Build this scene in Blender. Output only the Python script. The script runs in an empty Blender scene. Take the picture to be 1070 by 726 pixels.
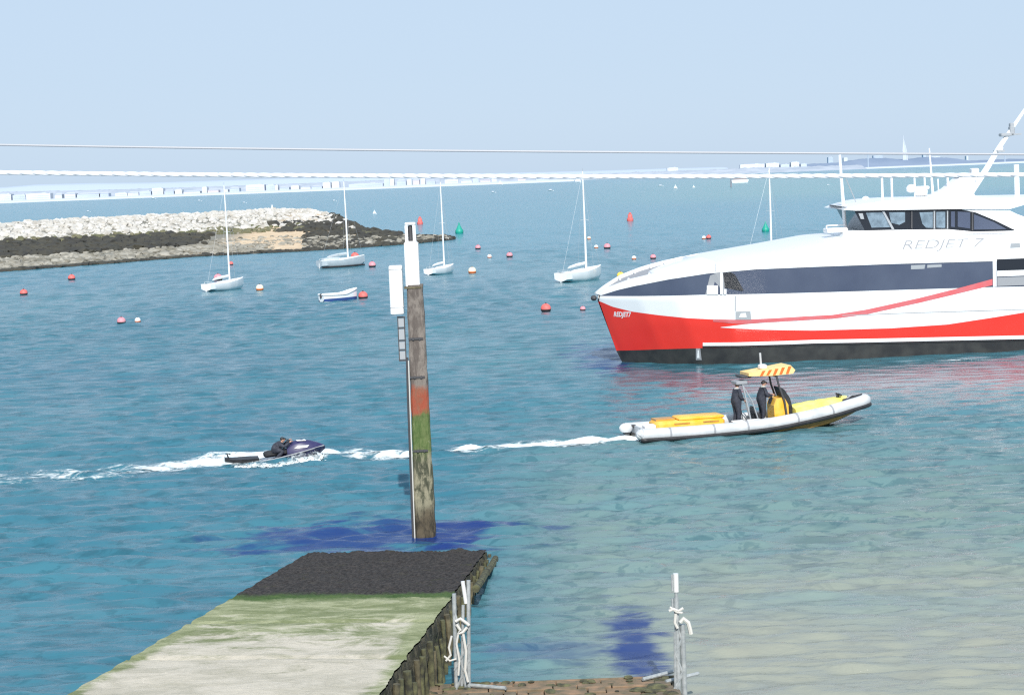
import bpy, math, random
import numpy as np
from mathutils import Matrix, Vector
random.seed(7); rng = np.random.default_rng(7)
scn = bpy.context.scene
COL = scn.collection
R = math.radians

# ------------------------------------------------------------------ camera
F = 1800.0; CAMH = 12.0
PITCH = math.atan(175.4 / F); ROLL = R(-2.2)
CM = Matrix.Translation((0, 0, CAMH)) @ Matrix.Rotation(math.pi/2 - PITCH, 4, 'X') @ Matrix.Rotation(ROLL, 4, 'Z')
cam = bpy.data.cameras.new('camera'); camo = bpy.data.objects.new('camera', cam); COL.objects.link(camo)
camo.matrix_world = CM
cam.sensor_width = 36; cam.lens = F / 1070 * 36; cam.clip_start = .05; cam.clip_end = 90000
scn.camera = camo
C3 = CM.to_3x3(); CO = Vector((0, 0, CAMH))

def ray(px, py):
    return C3 @ Vector(((px - 535) / F, -(py - 363) / F, -1))
def P(px, py, z=0.0):
    d = ray(px, py); t = (z - CAMH) / d.z
    return CO + d * t
def PY(px, py, Y):
    d = ray(px, py); return CO + d * (Y / d.y)

# ------------------------------------------------------------------ materials
def mat(name, col, rough=.6, metal=0., spec=.5, noise=None, bump=0., coat=0., bscale=None):
    """noise=(scale, amount, colour2) mottles the colour; bump adds fine relief"""
    m = bpy.data.materials.new(name); m.use_nodes = True
    nt = m.node_tree; b = nt.nodes['Principled BSDF']
    b.inputs['Base Color'].default_value = (*col, 1)
    b.inputs['Roughness'].default_value = rough; b.inputs['Metallic'].default_value = metal
    b.inputs['Specular IOR Level'].default_value = spec; b.inputs['Coat Weight'].default_value = coat
    if noise or bump:
        tc = nt.nodes.new('ShaderNodeTexCoord')
        n = nt.nodes.new('ShaderNodeTexNoise'); n.inputs['Detail'].default_value = 6
        n.inputs['Scale'].default_value = noise[0] if noise else (bscale or 10)
        nt.links.new(tc.outputs['Object'], n.inputs['Vector'])
        if noise:
            mx = nt.nodes.new('ShaderNodeMix'); mx.data_type = 'RGBA'
            mr = nt.nodes.new('ShaderNodeMapRange'); mr.inputs[1].default_value = .35; mr.inputs[2].default_value = .65
            mr.inputs[4].default_value = noise[1]
            nt.links.new(n.outputs[0], mr.inputs[0]); nt.links.new(mr.outputs[0], mx.inputs[0])
            mx.inputs[6].default_value = (*col, 1); mx.inputs[7].default_value = (*noise[2], 1)
            nt.links.new(mx.outputs[2], b.inputs['Base Color'])
        if bump:
            bp = nt.nodes.new('ShaderNodeBump'); bp.inputs['Strength'].default_value = bump
            bp.inputs['Distance'].default_value = .05
            nt.links.new(n.outputs[0], bp.inputs['Height']); nt.links.new(bp.outputs[0], b.inputs['Normal'])
    return m

class NT:
    """tiny helper to write node graphs"""
    def __init__(s, m): s.nt = m.node_tree; s.n = s.nt.nodes
    def add(s, t, **kw):
        n = s.n.new(t)
        for k, v in kw.items():
            if isinstance(k, str) and hasattr(n, k): setattr(n, k, v)
        return n
    def link(s, a, b): s.nt.links.new(a, b)
    def noise(s, vec, scale, detail=5, rough=.5, dist=0.):
        n = s.n.new('ShaderNodeTexNoise'); n.inputs['Scale'].default_value = scale
        n.inputs['Detail'].default_value = detail; n.inputs['Roughness'].default_value = rough
        n.inputs['Distortion'].default_value = dist
        s.link(vec, n.inputs['Vector']); return n.outputs[0]
    def mapping(s, vec, scale=(1, 1, 1), loc=(0, 0, 0)):
        n = s.n.new('ShaderNodeMapping'); n.inputs['Scale'].default_value = scale; n.inputs['Location'].default_value = loc
        s.link(vec, n.inputs['Vector']); return n.outputs[0]
    def ramp(s, v, a, b, lo=0., hi=1.):
        n = s.n.new('ShaderNodeMapRange'); n.inputs[1].default_value = a; n.inputs[2].default_value = b
        n.inputs[3].default_value = lo; n.inputs[4].default_value = hi; n.interpolation_type = 'SMOOTHSTEP'
        s.link(v, n.inputs[0]); return n.outputs[0]
    def math(s, op, a, b=None):
        n = s.n.new('ShaderNodeMath'); n.operation = op
        for i, x in enumerate((a, b)):
            if x is None: continue
            if isinstance(x, (int, float)): n.inputs[i].default_value = x
            else: s.link(x, n.inputs[i])
        return n.outputs[0]
    def mix(s, f, a, b):
        n = s.n.new('ShaderNodeMix'); n.data_type = 'RGBA'
        if isinstance(f, (int, float)): n.inputs[0].default_value = f
        else: s.link(f, n.inputs[0])
        for i, x in ((6, a), (7, b)):
            if isinstance(x, tuple): n.inputs[i].default_value = (*x, 1)
            else: s.link(x, n.inputs[i])
        return n.outputs[2]

M = {}
M['white'] = mat('white_gelcoat', (.84, .85, .86), .3, noise=(.35, .25, (.74, .76, .78)), coat=.3)
M['white_matt'] = mat('white_paint', (.82, .82, .82), .6, noise=(5, .3, (.62, .62, .6)))
M['red'] = mat('red_hull_paint', (.80, .045, .03), .3, noise=(.5, .4, (.7, .03, .02)), coat=.3)
M['stripe'] = mat('faded_red_stripe', (.62, .12, .13), .4, noise=(2, .4, (.5, .2, .22)))
M['antifoul'] = mat('black_antifouling', (.022, .022, .024), .5, noise=(1.2, .6, (.06, .06, .056)))
M['glass'] = mat('slate_glass', (.06, .075, .12), .12, noise=(.4, .5, (.1, .12, .17)), spec=.5)
M['glass_dark'] = mat('dark_glass', (.015, .018, .025), .08)
M['glass_pale'] = mat('pale_glass', (.2, .27, .33), .1, noise=(3, .6, (.07, .1, .13)))
M['deckgrey'] = mat('grey_deck', (.3, .31, .33), .8)
M['grey'] = mat('grey_metal', (.4, .42, .44), .45, .3)
M['linegrey'] = mat('grey_line', (.35, .36, .38), .6)
M['lettergrey'] = mat('silver_lettering', (.36, .36, .38), .5)
M['darkgrey'] = mat('dark_grey', (.06, .06, .065), .6)
M['black'] = mat('black_rubber', (.018, .018, .02), .55, noise=(6, .4, (.05, .05, .055)))
M['tube'] = mat('pale_tube_fabric', (.60, .61, .62), .55, noise=(1.6, .7, (.42, .44, .46)))
M['yellow'] = mat('yellow_grp', (.86, .45, .03), .4, noise=(2, .5, (.9, .62, .2)))
M['yellow_pale'] = mat('pale_yellow_cover', (.88, .78, .14), .6, noise=(2, .5, (.85, .83, .4)), bump=.3, bscale=4)
M['tan'] = mat('tan_hull', (.55, .28, .06), .35, noise=(1.5, .6, (.2, .13, .05)))
M['orange'] = mat('orange_fabric', (.72, .15, .02), .6)
M['navy'] = mat('navy_gelcoat', (.015, .018, .05), .25, noise=(4, .5, (.04, .04, .1)), coat=.4)
M['purple'] = mat('purple_gelcoat', (.022, .018, .085), .4, noise=(5, .8, (.03, .03, .1)), coat=.4)
M['suit'] = mat('dark_drysuit', (.022, .025, .038), .75, noise=(9, .6, (.055, .06, .08)), bump=.4, bscale=12)
M['skin'] = mat('skin', (.5, .28, .2), .5)
M['collar'] = mat('pale_collar', (.5, .5, .48), .7)
M['alu'] = mat('aluminium_spar', (.72, .73, .72), .4, .15)
M['galv'] = mat('galvanised_steel', (.30, .33, .34), .5, .25, noise=(9, .7, (.50, .52, .52)))
M['rope'] = mat('white_rope', (.58, .57, .53), .9)
M['buoyred'] = mat('red_buoy', (.78, .13, .11), .6, noise=(1.5, .6, (.7, .22, .22)))
M['buoypink'] = mat('faded_pink_buoy', (.66, .24, .29), .6, noise=(2, .6, (.75, .42, .45)))
M['buoycream'] = mat('cream_buoy', (.8, .7, .5), .6, noise=(4, .5, (.85, .8, .7)))
M['buoyyellow'] = mat('yellow_buoy', (.85, .6, .1), .5)
M['buoywhite'] = mat('white_buoy', (.75, .78, .78), .5)
M['green'] = mat('green_buoy', (.01, .3, .22), .5, noise=(3, .5, (.02, .38, .3)))
M['canvas'] = mat('grey_canvas', (.42, .48, .52), .8, noise=(3, .4, (.55, .6, .64)))
M['blue'] = mat('blue_hull', (.03, .07, .22), .4)
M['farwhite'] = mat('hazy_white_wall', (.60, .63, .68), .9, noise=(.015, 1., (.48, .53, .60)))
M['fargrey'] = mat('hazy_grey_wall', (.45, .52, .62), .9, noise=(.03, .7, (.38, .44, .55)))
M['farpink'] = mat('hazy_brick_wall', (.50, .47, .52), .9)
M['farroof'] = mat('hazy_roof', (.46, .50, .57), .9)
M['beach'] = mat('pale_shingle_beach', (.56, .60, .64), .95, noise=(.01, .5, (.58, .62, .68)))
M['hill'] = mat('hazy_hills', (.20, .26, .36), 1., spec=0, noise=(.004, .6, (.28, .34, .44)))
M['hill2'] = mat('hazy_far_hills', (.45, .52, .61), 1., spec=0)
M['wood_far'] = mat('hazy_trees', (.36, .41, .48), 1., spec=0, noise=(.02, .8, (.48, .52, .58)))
M['sail'] = mat('white_sail', (.75, .77, .8), .8)

# ------------------------------------------------------------------ mesh builder
class MB:
    def __init__(s): s.v = []; s.f = []
    def add(s, vs, fs):
        o = len(s.v); s.v += [tuple(v) for v in vs]; s.f += [tuple(i + o for i in f) for f in fs]; return s
    def box(s, c, d, rot=None, bev=0.0):
        hx, hy, hz = d[0]/2, d[1]/2, d[2]/2
        if bev <= 0:
            vs = [Vector((x*hx, y*hy, z*hz)) for z in (-1, 1) for y in (-1, 1) for x in (-1, 1)]
            fs = [(0, 2, 3, 1), (4, 5, 7, 6), (0, 1, 5, 4), (2, 6, 7, 3), (0, 4, 6, 2), (1, 3, 7, 5)]
        else:   # octagonal plan + chamfered top and bottom
            b = min(bev, hx*.9, hy*.9, hz*.9); vs = []
            for z, k in ((-hz, 1), (-hz+b, 0), (hz-b, 0), (hz, 1)):
                ex, ey = hx - (b if k else 0), hy - (b if k else 0)
                for x, y in ((-ex, -ey+b), (-ex+b, -ey), (ex-b, -ey), (ex, -ey+b), (ex, ey-b), (ex-b, ey), (-ex+b, ey), (-ex, ey-b)):
                    vs.append(Vector((x, y, z)))
            fs = [tuple(range(7, -1, -1)), tuple(range(24, 32))]
            for r in range(3):
                for i in range(8):
                    j = (i+1) % 8; fs.append((r*8+i, r*8+j, r*8+8+j, r*8+8+i))
        if rot is not None: vs = [rot @ v for v in vs]
        return s.add([v + Vector(c) for v in vs], fs)
    def tube(s, pts, rad, n=8, cap=True):
        pts = [Vector(p) for p in pts]; m = len(pts)
        rs = rad if isinstance(rad, (list, tuple)) else [rad]*m
        vs = []; prev = None
        for i, p in enumerate(pts):
            t = (pts[min(i+1, m-1)] - pts[max(i-1, 0)]).normalized()
            if prev is None:
                a = Vector((0, 0, 1)) if abs(t.z) < .9 else Vector((1, 0, 0)); u = t.cross(a).normalized()
            else: u = (prev - t*prev.dot(t)).normalized()
            prev = u; w = t.cross(u)
            for k in range(n):
                a = 2*math.pi*k/n; vs.append(p + (u*math.cos(a) + w*math.sin(a))*rs[i])
        fs = [(i*n+k, i*n+(k+1) % n, (i+1)*n+(k+1) % n, (i+1)*n+k) for i in range(m-1) for k in range(n)]
        if cap: fs += [tuple(range(n-1, -1, -1)), tuple(range((m-1)*n, m*n))]
        return s.add(vs, fs)
    def lathe(s, prof, c=(0, 0, 0), n=16, axis=None):
        vs = []; 
        for r, z in prof:
            for k in range(n):
                a = 2*math.pi*k/n; v = Vector((r*math.cos(a), r*math.sin(a), z))
                if axis is not None: v = axis @ v
                vs.append(v + Vector(c))
        m = len(prof)
        fs = [(i*n+k, i*n+(k+1) % n, (i+1)*n+(k+1) % n, (i+1)*n+k) for i in range(m-1) for k in range(n)]
        fs += [tuple(range(n-1, -1, -1)), tuple(range((m-1)*n, m*n))]
        return s.add(vs, fs)
    def prism(s, poly, y0, y1):      # polygon in x,z extruded along y
        n = len(poly); vs = [(x, y0, z) for x, z in poly] + [(x, y1, z) for x, z in poly]
        fs = [tuple(range(n)), tuple(range(2*n-1, n-1, -1))] + [(i, n+i, n+(i+1) % n, (i+1) % n) for i in range(n)]
        return s.add(vs, fs)
    def loft(s, rings, closed=True, cap=True):
        n = len(rings[0]); vs = [v for r in rings for v in r]; m = len(rings)
        K = n if closed else n-1
        fs = [(i*n+k, i*n+(k+1) % n, (i+1)*n+(k+1) % n, (i+1)*n+k) for i in range(m-1) for k in range(K)]
        if cap: fs += [tuple(range(n-1, -1, -1)), tuple(range((m-1)*n, m*n))]
        return s.add(vs, fs)
    def sphere(s, c, r, n=14, m=8):
        rx, ry, rz = r if isinstance(r, tuple) else (r, r, r)
        vs = []
        for i in range(m+1):
            th = math.pi*(.02 + .96*i/m)
            for k in range(n):
                a = 2*math.pi*k/n
                vs.append((c[0]+rx*math.sin(th)*math.cos(a), c[1]+ry*math.sin(th)*math.sin(a), c[2]-rz*math.cos(th)))
        fs = [(i*n+k, i*n+(k+1) % n, (i+1)*n+(k+1) % n, (i+1)*n+k) for i in range(m) for k in range(n)]
        fs += [tuple(range(n-1, -1, -1)), tuple(range(m*n, (m+1)*n))]
        return s.add(vs, fs)
    def build(s, name, m, parent=None, smooth=False, angle=40):
        me = bpy.data.meshes.new(name); me.from_pydata([tuple(v) for v in s.v], [], s.f)
        me.validate(); 
        import bmesh
        bm = bmesh.new(); bm.from_mesh(me); bmesh.ops.recalc_face_normals(bm, faces=bm.faces); bm.to_mesh(me); bm.free()
        me.materials.append(m)
        if smooth:
            me.polygons.foreach_set('use_smooth', [True]*len(me.polygons))
            me.set_sharp_from_angle(angle=R(angle))
        o = bpy.data.objects.new(name, me); COL.objects.link(o)
        if parent is not None: o.parent = parent
        return o

def tag(o, label=None, cat=None, group=None, kind=None):
    if label: o['label'] = label
    if cat: o['category'] = cat
    if group: o['group'] = group
    if kind: o['kind'] = kind
    return o
def empty(name, loc, rz=0., rx=0., ry=0.):
    o = bpy.data.objects.new(name, None); COL.objects.link(o)
    o.location = loc; o.rotation_euler = (rx, ry, rz); o.empty_display_size = .3
    return o
def raw(name, v, f, m, parent=None, smooth=True):
    me = bpy.data.meshes.new(name)
    me.vertices.add(len(v)); me.vertices.foreach_set('co', np.asarray(v, np.float32).ravel())
    f = np.asarray(f, np.int32); nf = len(f)
    me.loops.add(nf*4); me.loops.foreach_set('vertex_index', f.ravel())
    me.polygons.add(nf); me.polygons.foreach_set('loop_start', np.arange(nf, dtype=np.int32)*4)
    me.polygons.foreach_set('loop_total', np.full(nf, 4, np.int32))
    me.update(calc_edges=True); me.validate()
    if smooth: me.polygons.foreach_set('use_smooth', [True]*len(me.polygons))
    me.materials.append(m); o = bpy.data.objects.new(name, me); COL.objects.link(o)
    if parent is not None: o.parent = parent
    return o

# ------------------------------------------------------------------ sky and sun
SUN_EL, SUN_AZ = R(37), math.atan2(.07, -1.)       # from behind the camera, left
w = bpy.data.worlds.new('World'); scn.world = w; w.use_nodes = True
nt = w.node_tree; bg = nt.nodes['Background']
sky = nt.nodes.new('ShaderNodeTexSky'); sky.sky_type = 'NISHITA'; sky.sun_disc = False
sky.sun_elevation = SUN_EL; sky.sun_rotation = SUN_AZ
sky.altitude = 0; sky.air_density = 1.0; sky.dust_density = .6; sky.ozone_density = 2.5
hsv = nt.nodes.new('ShaderNodeHueSaturation'); hsv.inputs['Saturation'].default_value = .62
nt.links.new(sky.outputs[0], hsv.inputs['Color']); hz_ = nt.nodes.new('ShaderNodeMix'); hz_.data_type = 'RGBA'; hz_.inputs[0].default_value = .87   # thin summer haze over the whole sky
hz_.inputs[7].default_value = (4.85, 6.2, 7.85, 1)
nt.links.new(hsv.outputs[0], hz_.inputs[6]); nt.links.new(hz_.outputs[2], bg.inputs['Color'])
bg.inputs['Strength'].default_value = .115
sl = bpy.data.lights.new('sun', 'SUN'); sl.energy = 4.9; sl.angle = R(.5); sl.color = (1, .96, .9)
so = bpy.data.objects.new('sun', sl); COL.objects.link(so)
sd = Vector((math.sin(SUN_AZ)*math.cos(SUN_EL), math.cos(SUN_AZ)*math.cos(SUN_EL), math.sin(SUN_EL)))
so.rotation_euler = sd.to_track_quat('Z', 'Y').to_euler(); so.location = (0, 0, 60)
scn.cycles.use_denoising = False; scn.cycles.caustics_reflective = False; scn.cycles.caustics_refractive = False; scn.cycles.sample_clamp_direct = 2.5; scn.cycles.sample_clamp_indirect = 2.5; scn.cycles.pixel_filter_type = 'BLACKMAN_HARRIS'; scn.cycles.filter_width = 1.25
scn.view_settings.view_transform = 'Standard'; scn.view_settings.look = 'None'; scn.view_settings.exposure = 0

# ------------------------------------------------------------------ water
WV = []
for k in range(90):
    lam = 0.42 * (2.3/0.42)**(k/89); th = rng.normal(R(87), R(17)); 
    WV.append((lam, math.cos(th), math.sin(th), rng.uniform(0, 6.283), 0.0094*lam**.72*rng.uniform(.5, 1.5)))
def wave(x, y, sp=None):
    x = np.asarray(x, float); y = np.asarray(y, float); z = np.zeros_like(x)
    # a slow gust pattern makes calmer and rougher patches
    g = .75 + .35*np.sin(x*.045 + 1.3*np.sin(y*.021)) * np.sin(y*.033 + .9*np.sin(x*.03))
    for lam, cx, cy, ph, a in WV:
        k = 2*math.pi/lam
        wgt = 1. if sp is None else np.clip((lam/sp - 1.9)/2., 0, 1)
        q_ = np.sin(k*(cx*x + cy*y) + ph + 1.1*np.sin(x*.31+ph*3) + .8*np.sin(y*.17+ph*5))
        z += wgt*a*(.45*q_ + .8*(np.exp(.9*q_)-1.21)*.6)
    lee = np.exp(-((y-97)/11.)**2)*np.clip((x-5)/8., 0, 1)      # calmer water in the lee of the ferry
    return z*g*(1-.68*lee)*np.clip(.62+(y-38)*.012, .62, 1)
ys = [8.]
while ys[-1] < 60000:
    y = ys[-1]; st = max(.09, y*.0023) if y < 420 else y*.02
    ys.append(y + st)
ys = np.array(ys); na = 620
ta = np.linspace(-1, 1, na)
tx = .40*ta + .35*ta**5
Yg, Tg = np.meshgrid(ys, tx, indexing='ij')
Xg = Tg*(Yg + 14)
spg = np.maximum(np.gradient(ys)[:, None]*np.ones_like(Xg), np.abs(np.gradient(Xg, axis=1)))
Zg = wave(Xg, Yg, spg) * np.clip((900-Yg)/500, 0, 1)
V = np.stack([Xg, Yg, Zg], -1).reshape(-1, 3)
nr = len(ys); I = (np.arange(nr-1)[:, None]*na + np.arange(na-1)[None, :]).ravel()
Fq = np.stack([I, I+1, I+na+1, I+na], -1)

mw = bpy.data.materials.new('sea_water'); mw.use_nodes = True; N = NT(mw); bs = N.n['Principled BSDF']
geo = N.add('ShaderNodeNewGeometry'); pos = geo.outputs['Position']
sep = N.add('ShaderNodeSeparateXYZ'); N.link(pos, sep.inputs[0])
wx, wy = sep.outputs[0], sep.outputs[1]
big = N.noise(N.mapping(pos, (.012, .006, 0)), 1, 4, .55, .3)
mid = N.noise(N.mapping(pos, (.10, .25, 0)), 1, 5, .6, .4)
fine = N.noise(N.mapping(pos, (.45, 1.3, 0)), 1, 5, .6, .6)
DEEP = (.026, .132, .190); TEAL = (.046, .175, .210); SHALLOW = (.165, .232, .208)
# shallow, sandy-green water: to the right of the slip and near the shore below the camera
nbm = N.math('MULTIPLY', N.math('SUBTRACT', mid, .5), .10)
u = N.math('ADD', N.math('DIVIDE', wx, wy), nbm)
shal = N.math('MULTIPLY', N.ramp(u, -.05, .05), N.ramp(N.math('ADD', wy, N.math('MULTIPLY', nbm, 300)), 100, 46))
# the pale shallow bank out in the fairway to the right
far = N.math('MULTIPLY', N.ramp(wy, 520, 900), N.ramp(N.math('DIVIDE', wx, wy), .0, .16))
far = N.math('MULTIPLY', far, N.ramp(wy, 4200, 2000))
c = N.mix(N.ramp(big, .35, .65), DEEP, TEAL)
c = N.mix(N.math('MULTIPLY', N.ramp(wy, 120, 380), .85), c, (.034, .225, .310))
c = N.mix(N.math('MULTIPLY', far, .65), c, (.12, .31, .28))
c = N.mix(N.math('MULTIPLY', shal, .95), c, SHALLOW)
c = N.mix(N.math('MULTIPLY', N.ramp(mid, .38, .68), .25), c, (.10, .25, .30))
str_ = N.noise(N.mapping(pos, (.9, 1.9, 0)), 1, 6, .65, .8)
c = N.mix(N.math('MULTIPLY', N.ramp(str_, .53, .60), .42), c, (.012, .075, .105))
c = N.mix(N.math('MULTIPLY', N.ramp(fine, .52, .30), .45), c, (.012, .06, .09))
beige = N.math('MULTIPLY', N.ramp(u, .01, .12), N.ramp(N.math('ADD', wy, N.math('MULTIPLY', nbm, 160)), 58, 40))
c = N.mix(N.math('MULTIPLY', beige, .72), c, (.31, .30, .24))
# deep blue patches of shade and reflection painted into the water colour
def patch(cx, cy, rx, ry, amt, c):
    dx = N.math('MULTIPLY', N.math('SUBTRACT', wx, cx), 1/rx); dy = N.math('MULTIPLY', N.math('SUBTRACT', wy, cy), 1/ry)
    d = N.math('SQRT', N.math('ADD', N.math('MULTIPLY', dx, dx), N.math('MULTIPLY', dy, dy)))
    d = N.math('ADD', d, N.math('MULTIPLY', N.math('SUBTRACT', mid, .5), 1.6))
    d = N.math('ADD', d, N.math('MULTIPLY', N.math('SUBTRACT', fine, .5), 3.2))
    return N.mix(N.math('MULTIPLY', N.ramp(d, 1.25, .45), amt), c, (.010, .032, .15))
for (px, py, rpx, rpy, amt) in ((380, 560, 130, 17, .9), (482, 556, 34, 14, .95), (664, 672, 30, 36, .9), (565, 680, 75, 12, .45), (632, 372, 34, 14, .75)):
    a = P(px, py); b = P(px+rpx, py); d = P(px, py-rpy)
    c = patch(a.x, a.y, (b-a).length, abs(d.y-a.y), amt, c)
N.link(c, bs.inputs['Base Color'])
bs.inputs['Roughness'].default_value = .135; bs.inputs['IOR'].default_value = 1.33
N.link(N.ramp(wy, 112, 300, .8, .24), bs.inputs['Specular IOR Level'])
h0 = N.noise(N.mapping(pos, (.75, 2.1, 1)), 1, 6, .6, .5)
h0 = N.math('SUBTRACT', 1, N.math('MULTIPLY', N.math('ABSOLUTE', N.math('SUBTRACT', h0, .5)), 4))      # ridged: thin sharp crests
h1 = N.math('ADD', N.math('MULTIPLY', h0, .55), N.noise(N.mapping(pos, (1.3, 3.2, 1)), 1, 4, .55, .5))
h2 = N.noise(N.mapping(pos, (.16, .42, 1)), 1, 5, .6, .4)
b1 = N.add('ShaderNodeBump'); b1.inputs['Strength'].default_value = .75; b1.inputs['Distance'].default_value = .09
b2 = N.add('ShaderNodeBump'); b2.inputs['Strength'].default_value = .6
lee_ = N.math('MULTIPLY', N.math('MULTIPLY', N.ramp(wy, 82, 93), N.ramp(wy, 112, 106)), N.ramp(wx, 4, 12))
N.link(N.math('MULTIPLY', N.math('SUBTRACT', 1, N.math('MULTIPLY', lee_, .8)), .4), b1.inputs['Strength'])
N.link(N.math('MULTIPLY', N.math('SUBTRACT', 1, N.math('MULTIPLY', lee_, .9)), .6), b2.inputs['Strength'])
N.link(N.ramp(wy, 90, 500, .05, 1.4), b2.inputs['Distance'])
N.link(h1, b1.inputs['Height']); N.link(h2, b2.inputs['Height']); N.link(b2.outputs[0], b1.inputs['Normal']); N.link(b1.outputs[0], bs.inputs['Normal'])
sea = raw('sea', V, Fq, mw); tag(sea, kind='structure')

# foam ribbons lying on the waves
mf = bpy.data.materials.new('white_foam'); mf.use_nodes = True; N = NT(mf); bs = N.n['Principled BSDF']
bs.inputs['Base Color'].default_value = (.72, .79, .81, 1); bs.inputs['Roughness'].default_value = .8
at = N.add('ShaderNodeAttribute'); at.attribute_name = 'dens'
geo = N.add('ShaderNodeNewGeometry')
n1 = N.noise(N.mapping(geo.outputs['Position'], (.9, 1.6, 1)), 1.3, 8, .68, .7)
al = N.ramp(N.math('ADD', N.math('MULTIPLY', N.math('SUBTRACT', n1, .5), 1.9), N.math('SUBTRACT', at.outputs['Fac'], .5)), -.02, .46)
N.link(al, bs.inputs['Alpha'])
def wake(name, pts, label, group=None):
    """pts: (px, py, half width m, density)"""
    c = [P(p[0], p[1]) for p in pts]; L = [0]
    for a, b in zip(c, c[1:]): L.append(L[-1]+(b-a).length)
    n = max(int(L[-1]/.2), 8); m = 25
    s = np.linspace(0, L[-1], n)
    cx = np.interp(s, L, [p.x for p in c]); cy = np.interp(s, L, [p.y for p in c])
    hw = np.interp(s, L, [p[2] for p in pts])*1.55; de = np.interp(s, L, [p[3] for p in pts])
    cx += .25*np.sin(s*.8); cy += .35*np.sin(s*.55+1)
    tx_, ty_ = np.gradient(cx), np.gradient(cy); q = np.hypot(tx_, ty_); nx, ny = -ty_/q, tx_/q
    tt = np.linspace(-1, 1, m)
    X = cx[:, None] + nx[:, None]*hw[:, None]*tt; Y = cy[:, None] + ny[:, None]*hw[:, None]*tt
    D = de[:, None]*(1 - .75*np.abs(tt)**1.4)*(np.abs(tt) < .999)
    spY = np.maximum(.09, np.maximum(Y*.0023, (Y+14)*.0013))
    Z = wave(X, Y, spY) + .015 + .10*D*(.5+.5*np.sin(X*4.1+Y*2.3)*np.sin(Y*5.3))*np.clip(D, 0, 1)
    v = np.stack([X, Y, Z], -1).reshape(-1, 3)
    I = (np.arange(n-1)[:, None]*m + np.arange(m-1)[None, :]).ravel()
    o = raw(name, v, np.stack([I, I+1, I+m+1, I+m], -1), mf)
    a = o.data.attributes.new('dens', 'FLOAT', 'POINT'); a.data.foreach_set('value', D.ravel().astype(np.float32))
    tag(o, label, 'foam', group, 'stuff'); return o

wake('wake_foam', [(-60, 506, 2.2, .4), (0, 501, 2.2, .55), (60, 496, 1.9, .62), (130, 492, 1.5, .68), (190, 486, 1.3, .88), (240, 481.2, 1.4, 1.1), (285, 477.8, 1.2, 1.15), (320, 475.5, 1.3, 1.15), (352, 472.5, .7, .8)],
     'broken white foam trailing to the left behind the jet ski')
wake('wake_foam', [(352, 473.5, .6, .8), (375, 476, 1.0, .92), (410, 476.5, 1.2, .9), (440, 477, .7, .8)],
     'thin foam patch between the jet ski bow and the tall timber pile')
wake('wake_foam', [(446, 475, .45, .9), (500, 470, .65, 1.0), (560, 464.5, .75, .95), (610, 461, .9, 1.05), (650, 459, .6, .95), (676, 461, .35, .8)],
     'white foam wake streaming behind the inflatable patrol boat')
wake('bow_splash', [(812, 455.5, .06, .5), (822, 454.7, .12, .8), (832, 453.7, .12, .8), (842, 452.5, .06, .4)], 'small white splash beside the inflatable boat hull')
wake('hull_splash', [(975, 378, .2, .3), (1000, 377, .5, .62), (1020, 376, .5, .62), (1035, 375.5, .2, .3)], 'small patch of white foam on the water below the ferry side')

# ------------------------------------------------------------------ slipway, bottom left
slip = empty('concrete_slipway', (0, 0, 0))
tag(slip, 'sloping concrete slipway with green algae and a dark weed covered end', 'slipway')
FL, FR = P(322, 578, .12), P(508, 575, .12)
NL, NR = P(70, 726, 2.45), P(395, 726, 2.45)
def sl(t, s):      # t 0 far end .. 1 at frame bottom, s 0 left .. 1 right
    a = FL.lerp(NL, t) if t <= 1 else FL + (NL-FL)*t
    b = FR.lerp(NR, t) if t <= 1 else FR + (NR-FR)*t
    return a + (b-a)*s
ms = bpy.data.materials.new('slip_concrete'); ms.use_nodes = True; N = NT(ms); bs = N.n['Principled BSDF']
at = N.add('ShaderNodeAttribute'); at.attribute_name = 'run'; tv = at.outputs['Fac']
at2 = N.add('ShaderNodeAttribute'); at2.attribute_name = 'across'; sv = at2.outputs['Fac']
geo = N.add('ShaderNodeNewGeometry'); pos = geo.outputs['Position']
nb = N.noise(N.mapping(pos, (.5, 1.2, 1)), 1, 8, .65, .4); nf_ = N.noise(pos, 9, 8, .7)
nst = N.noise(N.mapping(pos, (.75, 1.1, 1)), 1, 9, .74, .8)
tn = N.math('ADD', tv, N.math('MULTIPLY', N.math('SUBTRACT', nb, .5), .07))
conc = N.mix(N.ramp(nst, .35, .65), (.62, .56, .46), (.46, .42, .33))
conc = N.mix(N.math('MULTIPLY', N.ramp(nf_, .55, .75), .35), conc, (.2, .17, .13))
alg = N.mix(N.ramp(nst, .38, .62), (.38, .39, .23), (.19, .215, .10))
# algae: strong beyond t ~.45, fades by .75, but hugs both edges further
edge = N.math('ABSOLUTE', N.math('SUBTRACT', sv, .5))
am = N.math('ADD', N.math('MULTIPLY', N.ramp(tv, .95, .50), .72), N.math('MULTIPLY', N.ramp(edge, .40, .5), .62))
am = N.math('ADD', am, N.math('MULTIPLY', N.math('SUBTRACT', nst, .5), 1.5))
am = N.math('ADD', am, N.math('MULTIPLY', N.math('SUBTRACT', nb, .5), 1.2))
col = N.mix(N.ramp(am, .15, .65), conc, alg)
col = N.mix(N.math('MULTIPLY', N.ramp(nb, .62, .72), .6), col, (.10, .10, .05))
weed = N.mix(N.ramp(nf_, .42, .62), (.022, .019, .018), (.066, .056, .050))
weed = N.mix(N.math('MULTIPLY', N.ramp(nst, .56, .68), .7), weed, (.055, .055, .022))
gband = N.mix(N.ramp(nst, .4, .6), (.045, .09, .02), (.08, .13, .035))
col = N.mix(N.ramp(tn, .475, .448), col, gband)
col = N.mix(N.ramp(tn, .435, .40), col, weed)
N.link(col, bs.inputs['Base Color']); bs.inputs['Roughness'].default_value = .85; bs.inputs['Specular IOR Level'].default_value = .25
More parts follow.
